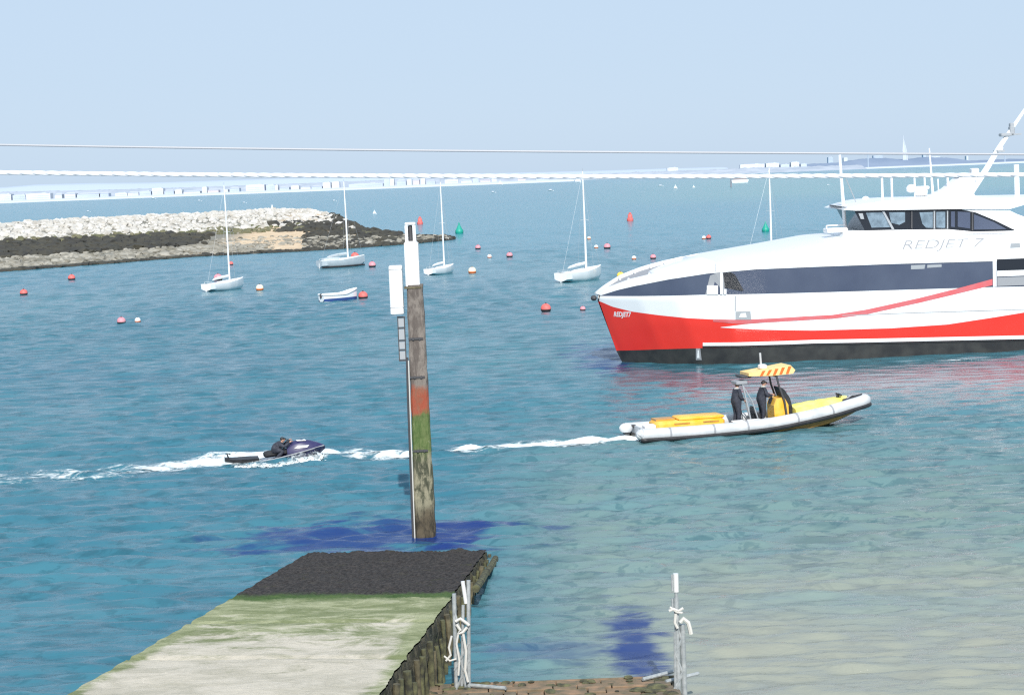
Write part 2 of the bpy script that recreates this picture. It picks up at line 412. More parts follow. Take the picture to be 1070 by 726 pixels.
bp = N.add('ShaderNodeBump'); bp.inputs['Strength'].default_value = .7; bp.inputs['Distance'].default_value = .05
N.link(N.noise(N.mapping(pos, (5, 9, 5)), 1, 8, .75), bp.inputs['Height']); N.link(bp.outputs[0], bs.inputs['Normal'])
nt_, ns_ = 300, 90; v = []; run = []; acr = []
hn = rng.random((nt_, ns_))
for i in range(nt_):
    t = -.0 + 1.9*(i/(nt_-1))
    for j in range(ns_):
        s_ = j/(ns_-1); p = sl(t, s_)
        wob = .05*math.sin(t*60+j) if j in (0, ns_-1) else 0
        weedh = .045 if t < .415 else .03 if t < .46 else 0
        if abs(t - .62) < .004 or abs(t - .83) < .004 or abs(t - 1.02) < .004: p.z -= .05
        if i == 0: p.y += .5*math.sin(s_*9)*math.sin(s_*23+1)*.6
        if j == 0: p.x += .04*math.sin(t*41)*math.sin(t*97) + (.06*(hn[i, j]-.5) if t < .42 else .03*(hn[i, j]-.5))
        if j == ns_-1: p.x += .03*math.sin(t*57)*math.sin(t*83) + (.04*(hn[i, j]-.5))
        p.z += weedh*hn[i, j]*(.6+.6*math.sin(t*140)*math.sin(s_*40)) + .018*math.sin(t*50)*math.sin(s_*7) + (.016*hn[i, j])
        v.append(p); run.append(t); acr.append(s_)
I = (np.arange(nt_-1)[:, None]*ns_ + np.arange(ns_-1)[None, :]).ravel()
dk = raw('deck', v, np.stack([I, I+1, I+ns_+1, I+ns_], -1), ms, slip)
for nme, arr in (('run', run), ('across', acr)):
    a = dk.data.attributes.new(nme, 'FLOAT', 'POINT'); a.data.foreach_set('value', np.array(arr, np.float32))
# side walls: rough, weed covered
mwall = bpy.data.materials.new('weedy_wall'); mwall.use_nodes = True; N = NT(mwall); bs = N.n['Principled BSDF']
geo = N.add('ShaderNodeNewGeometry'); pos = geo.outputs['Position']
n1 = N.noise(N.mapping(pos, (3, 1.5, 1.2)), 1.4, 8, .7, .5); n2 = N.noise(pos, 6, 6, .7)
c = N.mix(N.ramp(n1, .42, .60), (.022, .024, .014), (.12, .105, .065)); c = N.mix(N.ramp(n2, .58, .7), c, (.24, .22, .15))
c = N.mix(N.ramp(n2, .42, .3), c, (.06, .085, .025))
N.link(c, bs.inputs['Base Color']); bs.inputs['Roughness'].default_value = .9
bp = N.add('ShaderNodeBump'); bp.inputs['Strength'].default_value = 1; bp.inputs['Distance'].default_value = .15
N.link(n1, bp.inputs['Height']); N.link(bp.outputs[0], bs.inputs['Normal'])
def slipwall(path, name):
    H = 14; v = []; n = len(path)
    for i, p in enumerate(path):
        for k in range(H):
            f = k/(H-1); z = p.z - .04 + (-1.2 - p.z)*f
            out = .12*(rng.random()-.3) if 0 < k else 0
            v.append((p.x + out + .06*f, p.y - out*.4, z))
    I = (np.arange(n-1)[:, None]*H + np.arange(H-1)[None, :]).ravel()
    return raw(name, v, np.stack([I, I+1, I+H+1, I+H], -1), mwall, slip, smooth=False)
def colpath(j): return [Vector(dk.data.vertices[i*ns_+j].co) for i in range(0, nt_)]
slipwall(colpath(ns_-1), 'side_wall'); slipwall(colpath(0), 'side_wall')
slipwall([Vector(dk.data.vertices[j].co) for j in range(ns_)], 'end_wall')
# ragged timber fendering along the right side
M['pile'] = mat('wet_timber', (.05, .045, .028), .85, noise=(4, .8, (.18, .155, .09)), bump=.8)
M['pile2'] = mat('weedy_timber', (.035, .035, .025), .9, noise=(5, .8, (.15, .15, .07)), bump=.8)
for i, t in enumerate(np.linspace(.02, 1.3, 40)):
    t += rng.uniform(-.01, .01); p = sl(t, 1); h = p.z - (rng.uniform(.0, .15) if t < .2 else rng.uniform(.05, .7)); x = p.x + .13; r = rng.uniform(.04, .08)
    b = MB(); pts = []
    for k in range(7): pts.append((x + rng.normal(0, .02), p.y + rng.normal(0, .02), -1 + (h+1)*k/6))
    b.tube(pts, [r*rng.uniform(.8, 1.15) for _ in range(7)], 9); b.build('timber_post', M['pile' if i % 4 == 0 else 'pile2'], slip, True)
# capping beam pieces along the right edge of the end
for t0, t1 in ((.02, .16), (.17, .31)):
    b = MB(); a, c_ = sl(t0, 1), sl(t1, 1)
    b.tube([(a.x+.33, a.y, a.z-.22), ((a.x+c_.x)/2+.34, (a.y+c_.y)/2, (a.z+c_.z)/2-.25), (c_.x+.33, c_.y, c_.z-.25)], .11, 8); b.build('timber_waling', M['pile2'], slip)

# ------------------------------------------------------------------ tall timber pile with light box
pc = P(445, 560); pl = empty('navigation_pile', pc)
tag(pl, 'tall timber pile with red and green bands and white boxes at its top', 'pile')
SC = 1800/pc.y
def zat(py, px=438): return PY(px, py, pc.y).z
mp = bpy.data.materials.new('banded_pile'); mp.use_nodes = True; N = NT(mp); bs = N.n['Principled BSDF']
geo = N.add('ShaderNodeNewGeometry'); pos = geo.outputs['Position']; sep = N.add('ShaderNodeSeparateXYZ'); N.link(pos, sep.inputs[0])
n1 = N.noise(N.mapping(pos, (5, 5, 1.4)), 1, 7, .7, .4); n2 = N.noise(N.mapping(pos, (2, 2, 1.2)), 1, 3, .6)
zz = N.math('ADD', sep.outputs[2], N.math('MULTIPLY', N.math('SUBTRACT', n2, .5), .9))
wood = N.mix(N.ramp(n1, .4, .6), (.12, .10, .088), (.23, .20, .175)); wood = N.mix(N.ramp(n1, .6, .68), wood, (.07, .05, .04))
redb = N.mix(N.ramp(n1, .4, .62), (.33, .07, .035), (.25, .10, .06))
grn = N.mix(N.ramp(n1, .4, .6), (.07, .12, .03), (.13, .17, .06)); grn = N.mix(N.ramp(n1, .62, .66), grn, (.33, .32, .27))
barn = N.mix(N.ramp(n1, .42, .56), (.06, .065, .04), (.27, .25, .17)); wet = N.mix(N.ramp(n1, .4, .6), (.035, .03, .02), (.1, .08, .05))
c = N.mix(N.ramp(zz, zat(408)-.02, zat(400)), redb, wood)
c = N.mix(N.ramp(zz, zat(434), zat(428)), grn, c)
c = N.mix(N.ramp(zz, zat(482), zat(468)), barn, c)
c = N.mix(N.ramp(zz, zat(540), zat(520)), wet, c)
N.link(c, bs.inputs['Base Color']); bs.inputs['Roughness'].default_value = .85
bp = N.add('ShaderNodeBump'); bp.inputs['Strength'].default_value = .9; bp.inputs['Distance'].default_value = .06
N.link(N.noise(N.mapping(pos, (14, 14, 1.3)), 1, 6, .7), bp.inputs['Height']); N.link(bp.outputs[0], bs.inputs['Normal'])
ztop = zat(297)
b = MB(); rings = []
for i in range(40):
    z = -1.5 + (ztop+1.5)*i/39; w_ = (.335 - .065*max(z, 0)/ztop)
    if z < 2: w_ += .02*rng.random()
    rr = []
    for x, y in ((-1, -.8), (-.8, -1), (.8, -1), (1, -.8), (1, .8), (.8, 1), (-.8, 1), (-1, .8)):
        rr.append((x*w_*(1+.03*rng.normal()), y*w_*(1+.03*rng.normal()), z))
    rings.append(rr)
b.loft(rings); b.build('shaft', mp, pl)
for z_, w2 in ((6.9, .29), (5.6, .30), (3.1, .32)):
    MB().tube([(.1, -w2-.05, z_-.1), (.1, -w2, z_-.1)], .05, 8).tube([(-.12, -w2-.05, z_-.1), (-.12, -w2, z_-.1)], .05, 8).box((-.03, -w2-.015, z_-.1), (.5, .03, .07)).build('bolted_strap', M['darkgrey'], pl)
zb0, zb1, zt = zat(299), zat(253), zat(232)
b = MB(); b.box((-.06, -.02, (zb0+zb1)/2), (.47, .46, zb1-zb0), bev=.02); hb = b.build('light_housing', M['white_matt'], pl)
b = MB(); b.box((-.06, -.02, zb0-.03), (.58, .56, .06)); b.build('housing_base', M['pile'], pl)
b = MB()
zc = zb1 + .045
for sx in (-1, 1): b.box((-.07 + sx*.13, -.02, (zc+zt-.1)/2+.0), (.1, .3, zt-.1-zc))
b.box((-.07, -.02, zb1+.022), (.38, .36, .044)); b.box((-.07, -.02, zt-.05), (.36, .3, .1), bev=.03); b.build('lantern_frame', M['white_matt'], pl)
b = MB(); b.lathe([(.06, zc), (.075, zc+.05), (.075, zt-.16), (.05, zt-.1)], (-.07, -.02, 0), 10); b.build('lantern', M['darkgrey'], pl)
zq0, zq1 = zat(328, 420), zat(277, 420)
b = MB(); b.box((-.62, -.1, (zq0+zq1)/2), (.44, .42, zq1-zq0), bev=.03); sb = b.build('side_box', M['white_matt'], pl)
for z_ in (zq0+.25, zq1-.12): MB().box((-.62, -.1, z_), (.46, .44, .02)).build('seam', M['grey'], sb)
# small ladder-like tide board under the side box
zr0, zr1 = zat(376, 423), zat(331, 423)
b = MB()
for x in (-.62, -.40): b.box((x, -.12, (zr0+zr1)/2), (.035, .05, zr1-zr0))
for k, f in enumerate((0, .24, .46, .75, 1)): b.box((-.51, -.12, zr0+(zr1-zr0)*f), (.26, .06, .05))
rk = b.build('panel_rack', M['darkgrey'], pl)
for f0, f1 in ((.03, .21), (.27, .43), (.49, .72), (.78, .97)):
    b = MB(); b.box((-.51, -.135, zr0+(zr1-zr0)*(f0+f1)/2), (.185, .03, (zr1-zr0)*(f1-f0))); b.build('panel', M['grey'], rk)
b = MB(); b.tube([(-.36, -.2, zr0+.1), (-.38, -.25, 5), (-.40, -.27, 2), (-.42, -.27, -.6)], .045, 7); b.build('cable_conduit', M['darkgrey'], pl)
b = MB(); b.tube([(-.31, -.3, zr0), (-.33, -.32, 4), (-.36, -.36, -.5)], .022, 6); b.build('rope', M['rope'], pl)

# ------------------------------------------------------------------ pontoon with galvanised posts, bottom centre
ZP = .55
pf0, pf1 = P(447, 716, ZP), P(706, 706, ZP)
pon = empty('timber_pontoon', pf0); ang = math.atan2((pf1-pf0).y, (pf1-pf0).x); pon.rotation_euler = (0, 0, ang)
tag(pon, 'brown timber pontoon edge lying on the water beside the slipway', 'pontoon')
LP = (pf1-pf0).length
M['plank'] = mat('brown_planks', (.28, .18, .11), .9, noise=(3.2, 1., (.13, .11, .07)), bump=1.)
M['plank2'] = mat('dark_planks', (.12, .09, .06), .85, noise=(2.5, .7, (.22, .19, .13)), bump=.7)
yy_ = -.0
for row in range(8):
    x = 0.; dep = rng.uniform(.30, .5) if row < 3 else .8
    while x < LP - .05:
        ln = min(rng.uniform(.25, 1.1), LP-x); dk_ = x > LP*.86
        MB().box((x+ln/2, yy_-dep/2+rng.uniform(-.015, .015), -.03+rng.uniform(-.03, .03)), (ln-.025, dep-.03, .09), Matrix.Rotation(rng.uniform(-.02, .02), 3, 'Z'), bev=.012).build('plank', M['plank2' if dk_ or rng.random() < .25 else 'plank'], pon); x += ln
    yy_ -= dep
b = MB()
for _ in range(70):
    x_, y_ = rng.uniform(0, LP), -rng.uniform(0, 1.6)**1.3; r_ = rng.uniform(.03, .10)*(1.6 if x_ > LP*.8 else 1)
    b.sphere((x_, y_, .02), (r_*rng.uniform(1, 2.2), r_, r_*.5), 7, 4)
tag(b.build('weed_clump', M['pile2'], pon), kind='stuff')
b = MB(); b.box((LP/2, -3, -.36), (LP-.05, 5.9, .55)); b.build('float', M['plank2'], pon)
b = MB(); b.box((LP/2, .07, -.12), (LP, .1, .22), bev=.01); b.build('edge_beam', M['plank'], pon)
for xx, yy, l, a in ((1.0, -.3, .9, -.5), (4.9, -.35, 1.1, .55), (5.4, -.6, .9, .5)):
    b = MB(); b.tube([(xx, yy, .06), (xx+l*math.cos(a), yy+l*math.sin(a), .09)], .045, 8); b.build('steel_bar', M['galv'], pon, True)
def W(px, py, Y): return PY(px, py, Y)
def postset(name, label, base_px, poles, ropes, lattice):
    """poles: (px_top,py_top,px_bot,py_bot,half width px)"""
    Y0 = P(base_px, 712, ZP).y - .5
    o = empty(name, W(base_px, 724, Y0)); tag(o, label, 'post'); L = o.location
    for (x0, y0, x1, y1, hw, mt) in poles:
        a, c_ = W(x0, y0, Y0), W(x1, y1, Y0); b = MB(); r = hw/(1800/Y0)
        b.tube([a-L, (a+(c_-a)*.5)-L, c_-L], r, 10); b.build('tube', M[mt], o, True)
    for pts, hw in ropes:
        b = MB(); b.tube([W(x, y, Y0-.12)-L for x, y in pts], hw/(1800/Y0), 7); b.build('rope', M['rope'], o, True)
    b = MB()
    for (x0, y0, x1, y1) in lattice: b.tube([W(x0, y0, Y0-.03)-L, W(x1, y1, Y0-.03)-L], .03, 6)
    b.build('lattice', M['galv'], o, True)
    return o
postset('mooring_post', 'pair of galvanised steel poles tied with rope beside the slipway wall', 481,
        [(474.5, 620, 477.5, 745, 2.3, 'galv'), (483.5, 607, 487, 630, 2.2, 'alu'), (489.5, 606, 490, 745, 2.2, 'galv'), (484, 632, 482, 745, 1.8, 'galv')],
        [([(476, 649), (481, 646), (488, 651), (490, 653)], 1.7), ([(477, 652), (481, 658), (478, 662), (484, 660), (488, 655)], 1.6), ([(479, 661), (477, 672), (480, 690), (479, 705)], 1.2),
         ([(484, 662), (487, 680), (486, 700), (489, 712)], 1.5), ([(472, 664), (469, 676), (471, 684), (466, 690)], 1.2), ([(464, 685), (470, 690), (477, 688)], 1.0)],
        [(475, 640, 484, 668), (475, 700, 490, 672), (476, 722, 490, 690), (476, 670, 484, 700), (484, 705, 490, 735)])
postset('mooring_post', 'single galvanised post with knotted rope at the right end of the timber pontoon', 711,
        [(706, 599, 706.5, 618, 3.0, 'alu'), (706.5, 618, 707, 632, 1.9, 'galv'), (702, 600, 702.5, 617, 1.1, 'galv'), (706.5, 624, 710, 745, 2.8, 'galv'), (713, 652, 716, 745, 3.0, 'galv'), (702.5, 625, 703, 637, 1.2, 'galv')],
        [([(699, 638), (704, 636), (709, 638), (714, 635)], 1.5), ([(700, 634), (707, 639), (713, 640)], 1.3), ([(711, 650), (714, 646), (719, 650), (721, 657), (722, 662)], 2.4), ([(706, 641), (705, 650), (708, 656)], 1.6)],
        [(706, 650, 712, 668), (712, 668, 706, 684), (706, 684, 713, 702), (713, 702, 706, 722), (705, 660, 706, 735), (696, 735, 713, 705)])

# ------------------------------------------------------------------ ferry
TH = R(6.6); O_ = P(651, 379); O_ = Vector((O_.x, O_.y + .6, 0))
fer = empty('catamaran_ferry', O_, TH)
tag(fer, 'large white and red high speed passenger ferry with dark window band and RED JET lettering', 'ferry')
ax = Vector((math.cos(TH), math.sin(TH), 0)); ay = Vector((-math.sin(TH), math.cos(TH), 0))
def bd(d): return float(np.interp(d, [0, .4, 1.2, 2.5, 4.5, 7, 10, 14, 36, 41], [.04, .5, 1.3, 2.5, 3.8, 4.75, 5.2, 5.35, 5.35, 5.2]))
def xst(z): return -1.6*z/3.9 if z < 4.2 else -1.72
def bw(x, z): return bd(x - xst(z)) - .10*max(0, 2.6 - z)*min(1, max(0, (x-xst(z))/3))
def FS(px, py, b=None, off=0.):
    d = ray(px, py); y = -5. if b is None else -b
    for _ in range(40):
        # O + x ax + y ay + z = CO + t d
        rx, ry = CO.x-O_.x, CO.y-O_.y
        # dot with ay: (CO-O + t d).ay = y
        t = (y - (rx*ay.x+ry*ay.y))/(d.x*ay.x+d.y*ay.y)
        p = CO + d*t; x = (p.x-O_.x)*ax.x + (p.y-O_.y)*ax.y
        if b is not None: break
        ny = -(bw(x, p.z)+off)
        y += .5*(ny-y)
    return x, p.z
def line(pts, x_end=41., slope=0.0):
    q = [FS(*p) for p in pts]
    if x_end is not None and q[-1][0] < x_end: q.append((x_end, q[-1][1]+slope*(x_end-q[-1][0])))
    return q
def smooth_line(q, n):
    xs = [a[0] for a in q]; s = xs[0] + (xs[-1]-xs[0])*np.linspace(0, 1, n)**1.25
    return [(float(a), float(np.interp(a, xs, [c[1] for c in q]))) for a in s]
def strip(name, lo, hi, m, off=0., n=140, mirror=True, parent=None, rows=6):
    L, H = smooth_line(lo, n), smooth_line(hi, n); o = None
    for sgn in ((1, -1) if mirror else (-1,)):
        b = MB(); rings = []
        for (x0, z0), (x1, z1) in zip(L, H):
            rr = []
            for k in range(rows+1):
                f = k/rows; x = x0+(x1-x0)*f; z = z0+(z1-z0)*f; rr.append((x, sgn*(bw(x, z)+off), z))
            rings.append(rr)
        b.loft(rings, closed=False, cap=False)
        o = b.build(name, m, parent or fer, True, 60)
    return o
xr = 41.
keel = [(.55, -1.2), (41, -1.2)]
boot = line([(644.2, 366.4), (690, 364.9), (733, 363.6), (850, 360.6), (1070, 356)])
redtop = line([(626, 314.5), (640, 320.5), (660, 325.5), (690, 329.5), (720, 332.5), (750, 334), (775, 334.5), (800, 334), (840, 331), (870, 329.5), (905, 325), (960, 313), (1000, 303.5), (1037, 293)], None)
whiteup_hi = line([(621, 306), (628, 309)] , None)
wlo = line([(627, 309.3), (735, 308), (840, 306), (1037, 300), (1070, 299.5)])
whi = line([(628, 308.6), (645, 303.2), (665, 298.6), (700, 291.8), (740, 285.8), (790, 281.5), (850, 279), (930, 276), (1037, 273), (1070, 272)])
gun = line([(621.5, 306.5), (635, 300.5), (660, 291.5), (690, 284.5), (720, 279), (745, 275), (770, 270.5), (800, 266), (830, 261), (850, 257.5), (885, 251), (930, 247.5), (1000, 246), (1070, 244.5)])
strip('lower_hull', keel, boot, M['antifoul'])
redfull = line([(626, 314.5), (640, 320.5), (660, 325.5), (690, 329.5), (720, 332.5), (750, 334), (775, 336), (800, 338), (850, 340), (930, 341.5), (990, 338.5), (1040, 331), (1070, 326)], 41, .02)
strip('red_band', boot, redfull, M['red'])
strip('topsides', redfull, wlo, M['white'])
strip('window_band', wlo, whi, M['glass'], -.03)
strip('upper_side', whi, gun, M['white'])
# trim: white and red slivers, stand 6 mm proud
sl_lo = line([(753, 342.2), (800, 344.6), (850, 345.3), (930, 343), (990, 339), (1040, 331.4), (1070, 326.5)], None)
sl_hi = line([(753, 341.8), (780, 338.6), (810, 336.3), (850, 334.5), (900, 332), (990, 328), (1040, 325), (1070, 322)], None)
strip('white_sweep', sl_lo, sl_hi, M['white'], .008, rows=2)
st_hi = line([(745, 333.6), (775, 334), (800, 333), (840, 330.6), (870, 329), (905, 323.5), (960, 311.5), (1000, 301.5), (1037, 291.5)], None)
st_lo = line([(745, 336), (775, 338.5), (800, 337), (840, 334.6), (870, 333), (905, 328.5), (960, 316.5), (1000, 307), (1037, 298)], None)
strip('red_sweep', st_lo, st_hi, M['stripe'], .014, rows=2)
strip('rubbing_strake', line([(734, 361.3), (850, 358.6), (1070, 354)]), line([(734, 357.8), (850, 354.8), (1070, 350.2)]), M['white'], .10, rows=1)
strip('rubbing_strake_shadow_gap', line([(734, 363.2), (850, 360.6), (1070, 356)]), line([(734, 361.6), (850, 358.9), (1070, 354.3)]), M['black'], .04, rows=1).name = 'strake_shadow_strip'  # black strip drawn in as the shadow below the strake
strip('knuckle_line', line([(880, 330), (960, 327), (1070, 323.6)]), line([(880, 329.3), (960, 326.2), (1070, 322.9)]), M['linegrey'], .016, rows=1)
# white posts and the mooring recess in the window band
def quad(name, pts, m, off, parent=None, mirror=True):
    q = [FS(x, y) for x, y in pts]
    for sg in (1, -1) if mirror else (-1,):
        b = MB(); v = [(x, sg*(bw(x, z)+off), z) for x, z in q]; vi = [(x, sg*(bw(x, z)-.06), z) for x, z in q]
        n = len(q); b.add(v+vi, [tuple(range(n)), tuple(range(2*n-1, n-1, -1))]+[(i, (i+1) % n, n+(i+1) % n, n+i) for i in range(n)])
        o = b.build(name, m, parent or fer)
    return o
rec = quad('mooring_recess', [(737, 307.8), (742, 288), (748, 285.6), (757, 285), (757, 307.6)], M['deckgrey'], .0)
quad('locker', [(738.5, 307.6), (738.5, 298.5), (750, 298.3), (750, 307.5)], M['white'], .06, rec)
quad('post', [(752.3, 307.5), (752.3, 285), (754.8, 285), (754.8, 307.5)], M['white'], .08, rec)
quad('bollard', [(756, 307.4), (756, 302), (758.8, 302), (758.8, 307.4)], M['white'], .08, rec)
quad('slanted_window', [(757.5, 300.5), (755.5, 285.3), (763, 284.3), (768, 287), (777, 303.2), (775, 304)], M['glass_dark'], .012)
quad('boarding_gate', [(768.5, 334), (768.5, 325.5), (784, 325), (785, 334)], M['grey'], .03)
quad('gate_fitting', [(772, 331.5), (774, 327.5), (779, 327), (780, 331.5)], M['white'], .05)
quad('seam', [(767.6, 325), (767.6, 309), (768.9, 309), (768.9, 325)], M['linegrey'], .01)
quad('seam', [(747, 284), (747, 275.5), (747.7, 275.5), (747.7, 284)], M['linegrey'], .01)
quad('door_post', [(1037.5, 300), (1037, 270.5), (1041, 270), (1041, 299.5)], M['white'], .05)
quad('aft_opening', [(1042, 282.5), (1041.6, 271), (1180, 266), (1180, 278)], M['glass_dark'], .01)
quad('inner_panel', [(1042, 289), (1042, 283), (1180, 278.5), (1180, 284)], M['white'], .012)
quad('inner_rail', [(1042, 299), (1042, 290), (1180, 285), (1180, 294)], M['deckgrey'], .01)
quad('vent', [(1055.5, 259), (1056, 254.5), (1065.5, 254), (1066, 258.5)], M['grey'], .02)
quad('window_reflection', [(952, 281.5), (952, 277.2), (967, 276.6), (966, 281)], M['grey'], -.015, mirror=False).name = 'glass_reflection_patch'  # grey patches standing in for reflections on the cabin glass
quad('glass_reflection_patch', [(969, 280), (969, 276.8), (984, 276.2), (984, 279)], M['grey'], -.015, mirror=False)
quad('draught_post', [(727, 376), (727, 364), (731.5, 364), (733, 376)], M['deckgrey'], .05)
quad('fender_bracket', [(728, 374), (728.7, 366), (730, 366), (730.6, 374)], M['white'], .09)
# bow fender
b = MB(); x, z = FS(618.5, 311.5, .01); b.sphere((x+.12, 0, z), (.2, .3, .18)); b.build('bow_fender', M['darkgrey'], fer, True)
# foredeck, roof
gx = [a[0] for a in gun]; gz = [a[1] for a in gun]
def gunz(x): return float(np.interp(x, gx, gz))
xc = FS(747, 275)[0]
b = MB(); rings = []
for x in np.linspace(-1.3, xc, 30):
    z = gunz(x) - .22; hb_ = max(.02, bw(x, z)-.05); rings.append([(x, y*hb_, z + .02*(1-abs(y))) for y in (-1, -.5, 0, .5, 1)])
b.loft(rings, closed=False, cap=False); b.build('foredeck', M['deckgrey'], fer, True)
for sg in (-1, 1):   # bulwark inner face + cap
    b = MB(); rings = []
    for x in np.linspace(-1.6, xc, 40):
        z = gunz(x); h = bw(x, z); h2 = max(h-.14, .01)
        rings.append([(x, sg*h, z), (x, sg*h, z+.03), (x, sg*h2, z+.03), (x, sg*h2, z-.22)])
    b.loft(rings, closed=False, cap=False)
    b.build('bulwark', M['white'], fer, True, 30)
b = MB(); rings = []   # coaming that rises out of the foredeck into the cabin roof
for x in np.linspace(FS(690, 285)[0], xc+.1, 16):
    f = (x-FS(690, 285)[0])/(xc+.1-FS(690, 285)[0]); h = .6+(bw(x, gunz(x))-.9)*f**.5; z = gunz(x)-.22; e = .06+.26*f
    rings.append([(x, -h, z), (x, -h*.93, z+e*.8), (x, 0, z+e+.08), (x, h*.93, z+e*.8), (x, h, z)])
b.loft(rings); b.build('fore_coaming', M['white'], fer, True, 50)
for px in (658, 680, 703, 722):
    x = FS(px, 285)[0]
    for sg in (-1, 1): b = MB(); b.box((x, sg*(bw(x, gunz(x))-.5), gunz(x)-.08), (.14, .22, .3), bev=.03); b.build('deck_bollard', M['white'], fer)
b = MB(); rings = []
for x in np.linspace(xc-.1, 41, 80):
    z = gunz(x); h = bw(x, z); k = min(1, (x-xc+.1)/1.2)
    rings.append([(x, y*h, z - .2*(1-k) + .16*k*(1-abs(y)**3)) for y in (-1, -.97, -.8, -.5, 0, .5, .8, .97, 1)])
b.loft(rings, closed=False, cap=False); b.build('cabin_roof', M['white'], fer, True, 60)
b = MB(); h = bw(41, 3); b.add([(41, -h, -1.2), (41, h, -1.2), (41, h, gunz(41)), (41, -h, gunz(41))], [(0, 1, 2, 3)]); b.build('transom', M['white'], fer)
# wheelhouse
BW = 3.9
def q(pts, b=BW): return [FS(x, y, b) for x, y in pts]
def prism(name, pts, m, hw=BW, parent=None, y0=None, y1=None, bb=None):
    b = MB(); b.prism(q(pts, hw if bb is None else bb), -hw if y0 is None else y0, hw if y1 is None else y1)
    if hw > 2:      # the far side of the wheelhouse front is swept back
        xf = FS(925, 225, 3.9)[0]
        b.v = [(x + (1.25*min(1, (xf-x)/1.2 + .0) if x < xf and y > 0 else 0), y, z) for x, y, z in b.v]
    return b.build(name, m, parent or fer)
wh = prism('wheelhouse', [(868, 262), (885, 241.6), (896, 241.2), (930, 240.4), (990, 239.6), (1018, 242.2), (1062, 241.2), (1040, 230.5), (1020, 222.2), (1005, 219.2), (1030, 218.6), (1054, 219.5), (1062, 223.5), (1075, 228.5), (1190, 226), (1190, 262)], M['white'], 3.9)
prism('wheelhouse_glass', [(904, 241), (893, 220.5), (1005, 218.9), (1020, 222), (1040, 230.3), (1061, 240.9), (1018, 241.9), (990, 239.3), (930, 240.1)], M['glass_dark'], 3.84, wh, bb=3.9)
for pts, mm in (([(911, 238), (905, 222.5), (923, 222), (931, 237.5)], 'glass_pale'), ([(931.5, 233), (929, 222), (946, 221.8), (946, 232), (940, 235)], 'glass_pale'),
                ([(964, 234), (961, 222), (975, 221.6), (975, 238.3), (968, 238)], 'glass_pale'), ([(978.5, 238), (978.5, 221.5), (988, 221.3), (988, 238.3)], 'glass_pale'),
                ([(994, 237), (994, 221.2), (998, 221), (998, 237.5)], 'glass'), ([(1001, 237), (1001, 221.2), (1014, 222), (1014, 239)], 'glass'), ([(1018, 240), (1018, 224), (1039, 232.2), (1052, 239.5)], 'glass')):
    b = MB(); b.prism(q(pts, 3.9), -3.86, -3.80); b.build('pane', M[mm], wh)
for pts in ([(921.8, 221), (924.2, 221), (934.5, 239.5), (932, 239.7)], [(897, 223), (901.5, 223), (903, 229), (899.5, 229)], [(975.6, 220.5), (977.2, 220.5), (977.2, 239.2), (975.6, 239.2)], [(989.5, 220.5), (990.8, 220.5), (990.8, 239), (989.5, 239)]):
    b = MB(); b.prism(q(pts, 3.9), -3.90, -3.82); b.build('mullion', M['grey'], wh)
for pts in ([(1015.4, 221), (1017, 221.4), (1017, 241), (1015.4, 241)], [(952, 221), (953.5, 221), (953.5, 239), (952, 239)]):
    b = MB(); b.prism(q(pts, 3.9), -3.90, -3.82); b.build('mullion', M['darkgrey'], wh)
rf = prism('wheelhouse_roof', [(880, 219.2), (885, 217), (900, 213.4), (920, 210.4), (950, 208.4), (1190, 204), (1190, 209), (1070, 214), (1054, 218.6), (1005, 218.4), (893, 220.2)], M['white'], 4.05, bb=3.9)
b = MB()   # crowned top of the roof
rp = q([(886, 216.6), (900, 213.0), (920, 210), (950, 208), (1190, 203.6)], 3.9)
rings = []
for x in np.linspace(rp[0][0], rp[-1][0], 30):
    z = float(np.interp(x, [a[0] for a in rp], [a[1] for a in rp]))
    rings.append([(x + max(0, y)*1.25*max(0, min(1, (FS(925, 212, 3.9)[0]-x)/1.2)), y*4.0, z - .02 + .12*(1-abs(y)**2)) for y in (-1, -.9, -.6, -.2, .2, .6, .9, 1)])
b.loft(rings, closed=False, cap=False); b.build('roof_crown', M['white'], rf, True)
mb_ = prism('mast_base', [(962, 207), (975, 202.5), (986, 197.5), (998, 187), (1001, 184.5), (1003, 183), (1018, 183), (1018, 184.5), (1011, 198.5), (1018, 207)], M['white'], .55, bb=0)
prism('mast_base_cap', [(998, 184.6), (998.5, 181.8), (1019, 181.8), (1019, 184.2)], M['grey'], .6, mb_, bb=0)
def fpt(px, py, y=0.): x, z = FS(px, py, -y) if y else FS(px, py, 0.0001); return (x, y, z)
def ftube(name, pts, r, m, parent=None, y=0., n=8):
    b = MB(); b.tube([fpt(px, py, y) for px, py in pts], r, n); return b.build(name, M[m], parent or fer, True)
ms_ = ftube('raked_mast', [(1012, 205), (1030, 178), (1045, 153), (1068, 119), (1076, 107)], [.22, .20, .17, .11, .08], 'white')
ftube('mast_brace', [(1020, 192), (1040, 158)], .05, 'grey', ms_, .25)
b = MB()
b.box(fpt(1050.5, 141), (.75, .5, .22), bev=.05); b.box(fpt(1057, 137), (.35, .35, .6), bev=.05); b.box(fpt(1044, 158), (.5, .7, .12)); b.box(fpt(1061, 140.5), (.55, .7, .1))
b.box(fpt(1057, 131), (.3, .3, .3), bev=.05)
b.build('mast_lights', M['grey'], ms_)
ftube('mast_rung', [(1046, 159), (1047, 154)], .09, 'white', ms_, -.2)
ftube('aft_pole', [(1063, 206), (1062, 172)], .17, 'white')
bp_ = ftube('bow_pole', [(883.5, 245), (880.5, 205), (877.3, 162)], [.13, .11, .085], 'white', y=-2.2)
ftube('stay', [(896, 215), (884, 187)], .03, 'grey', bp_, -2.2)
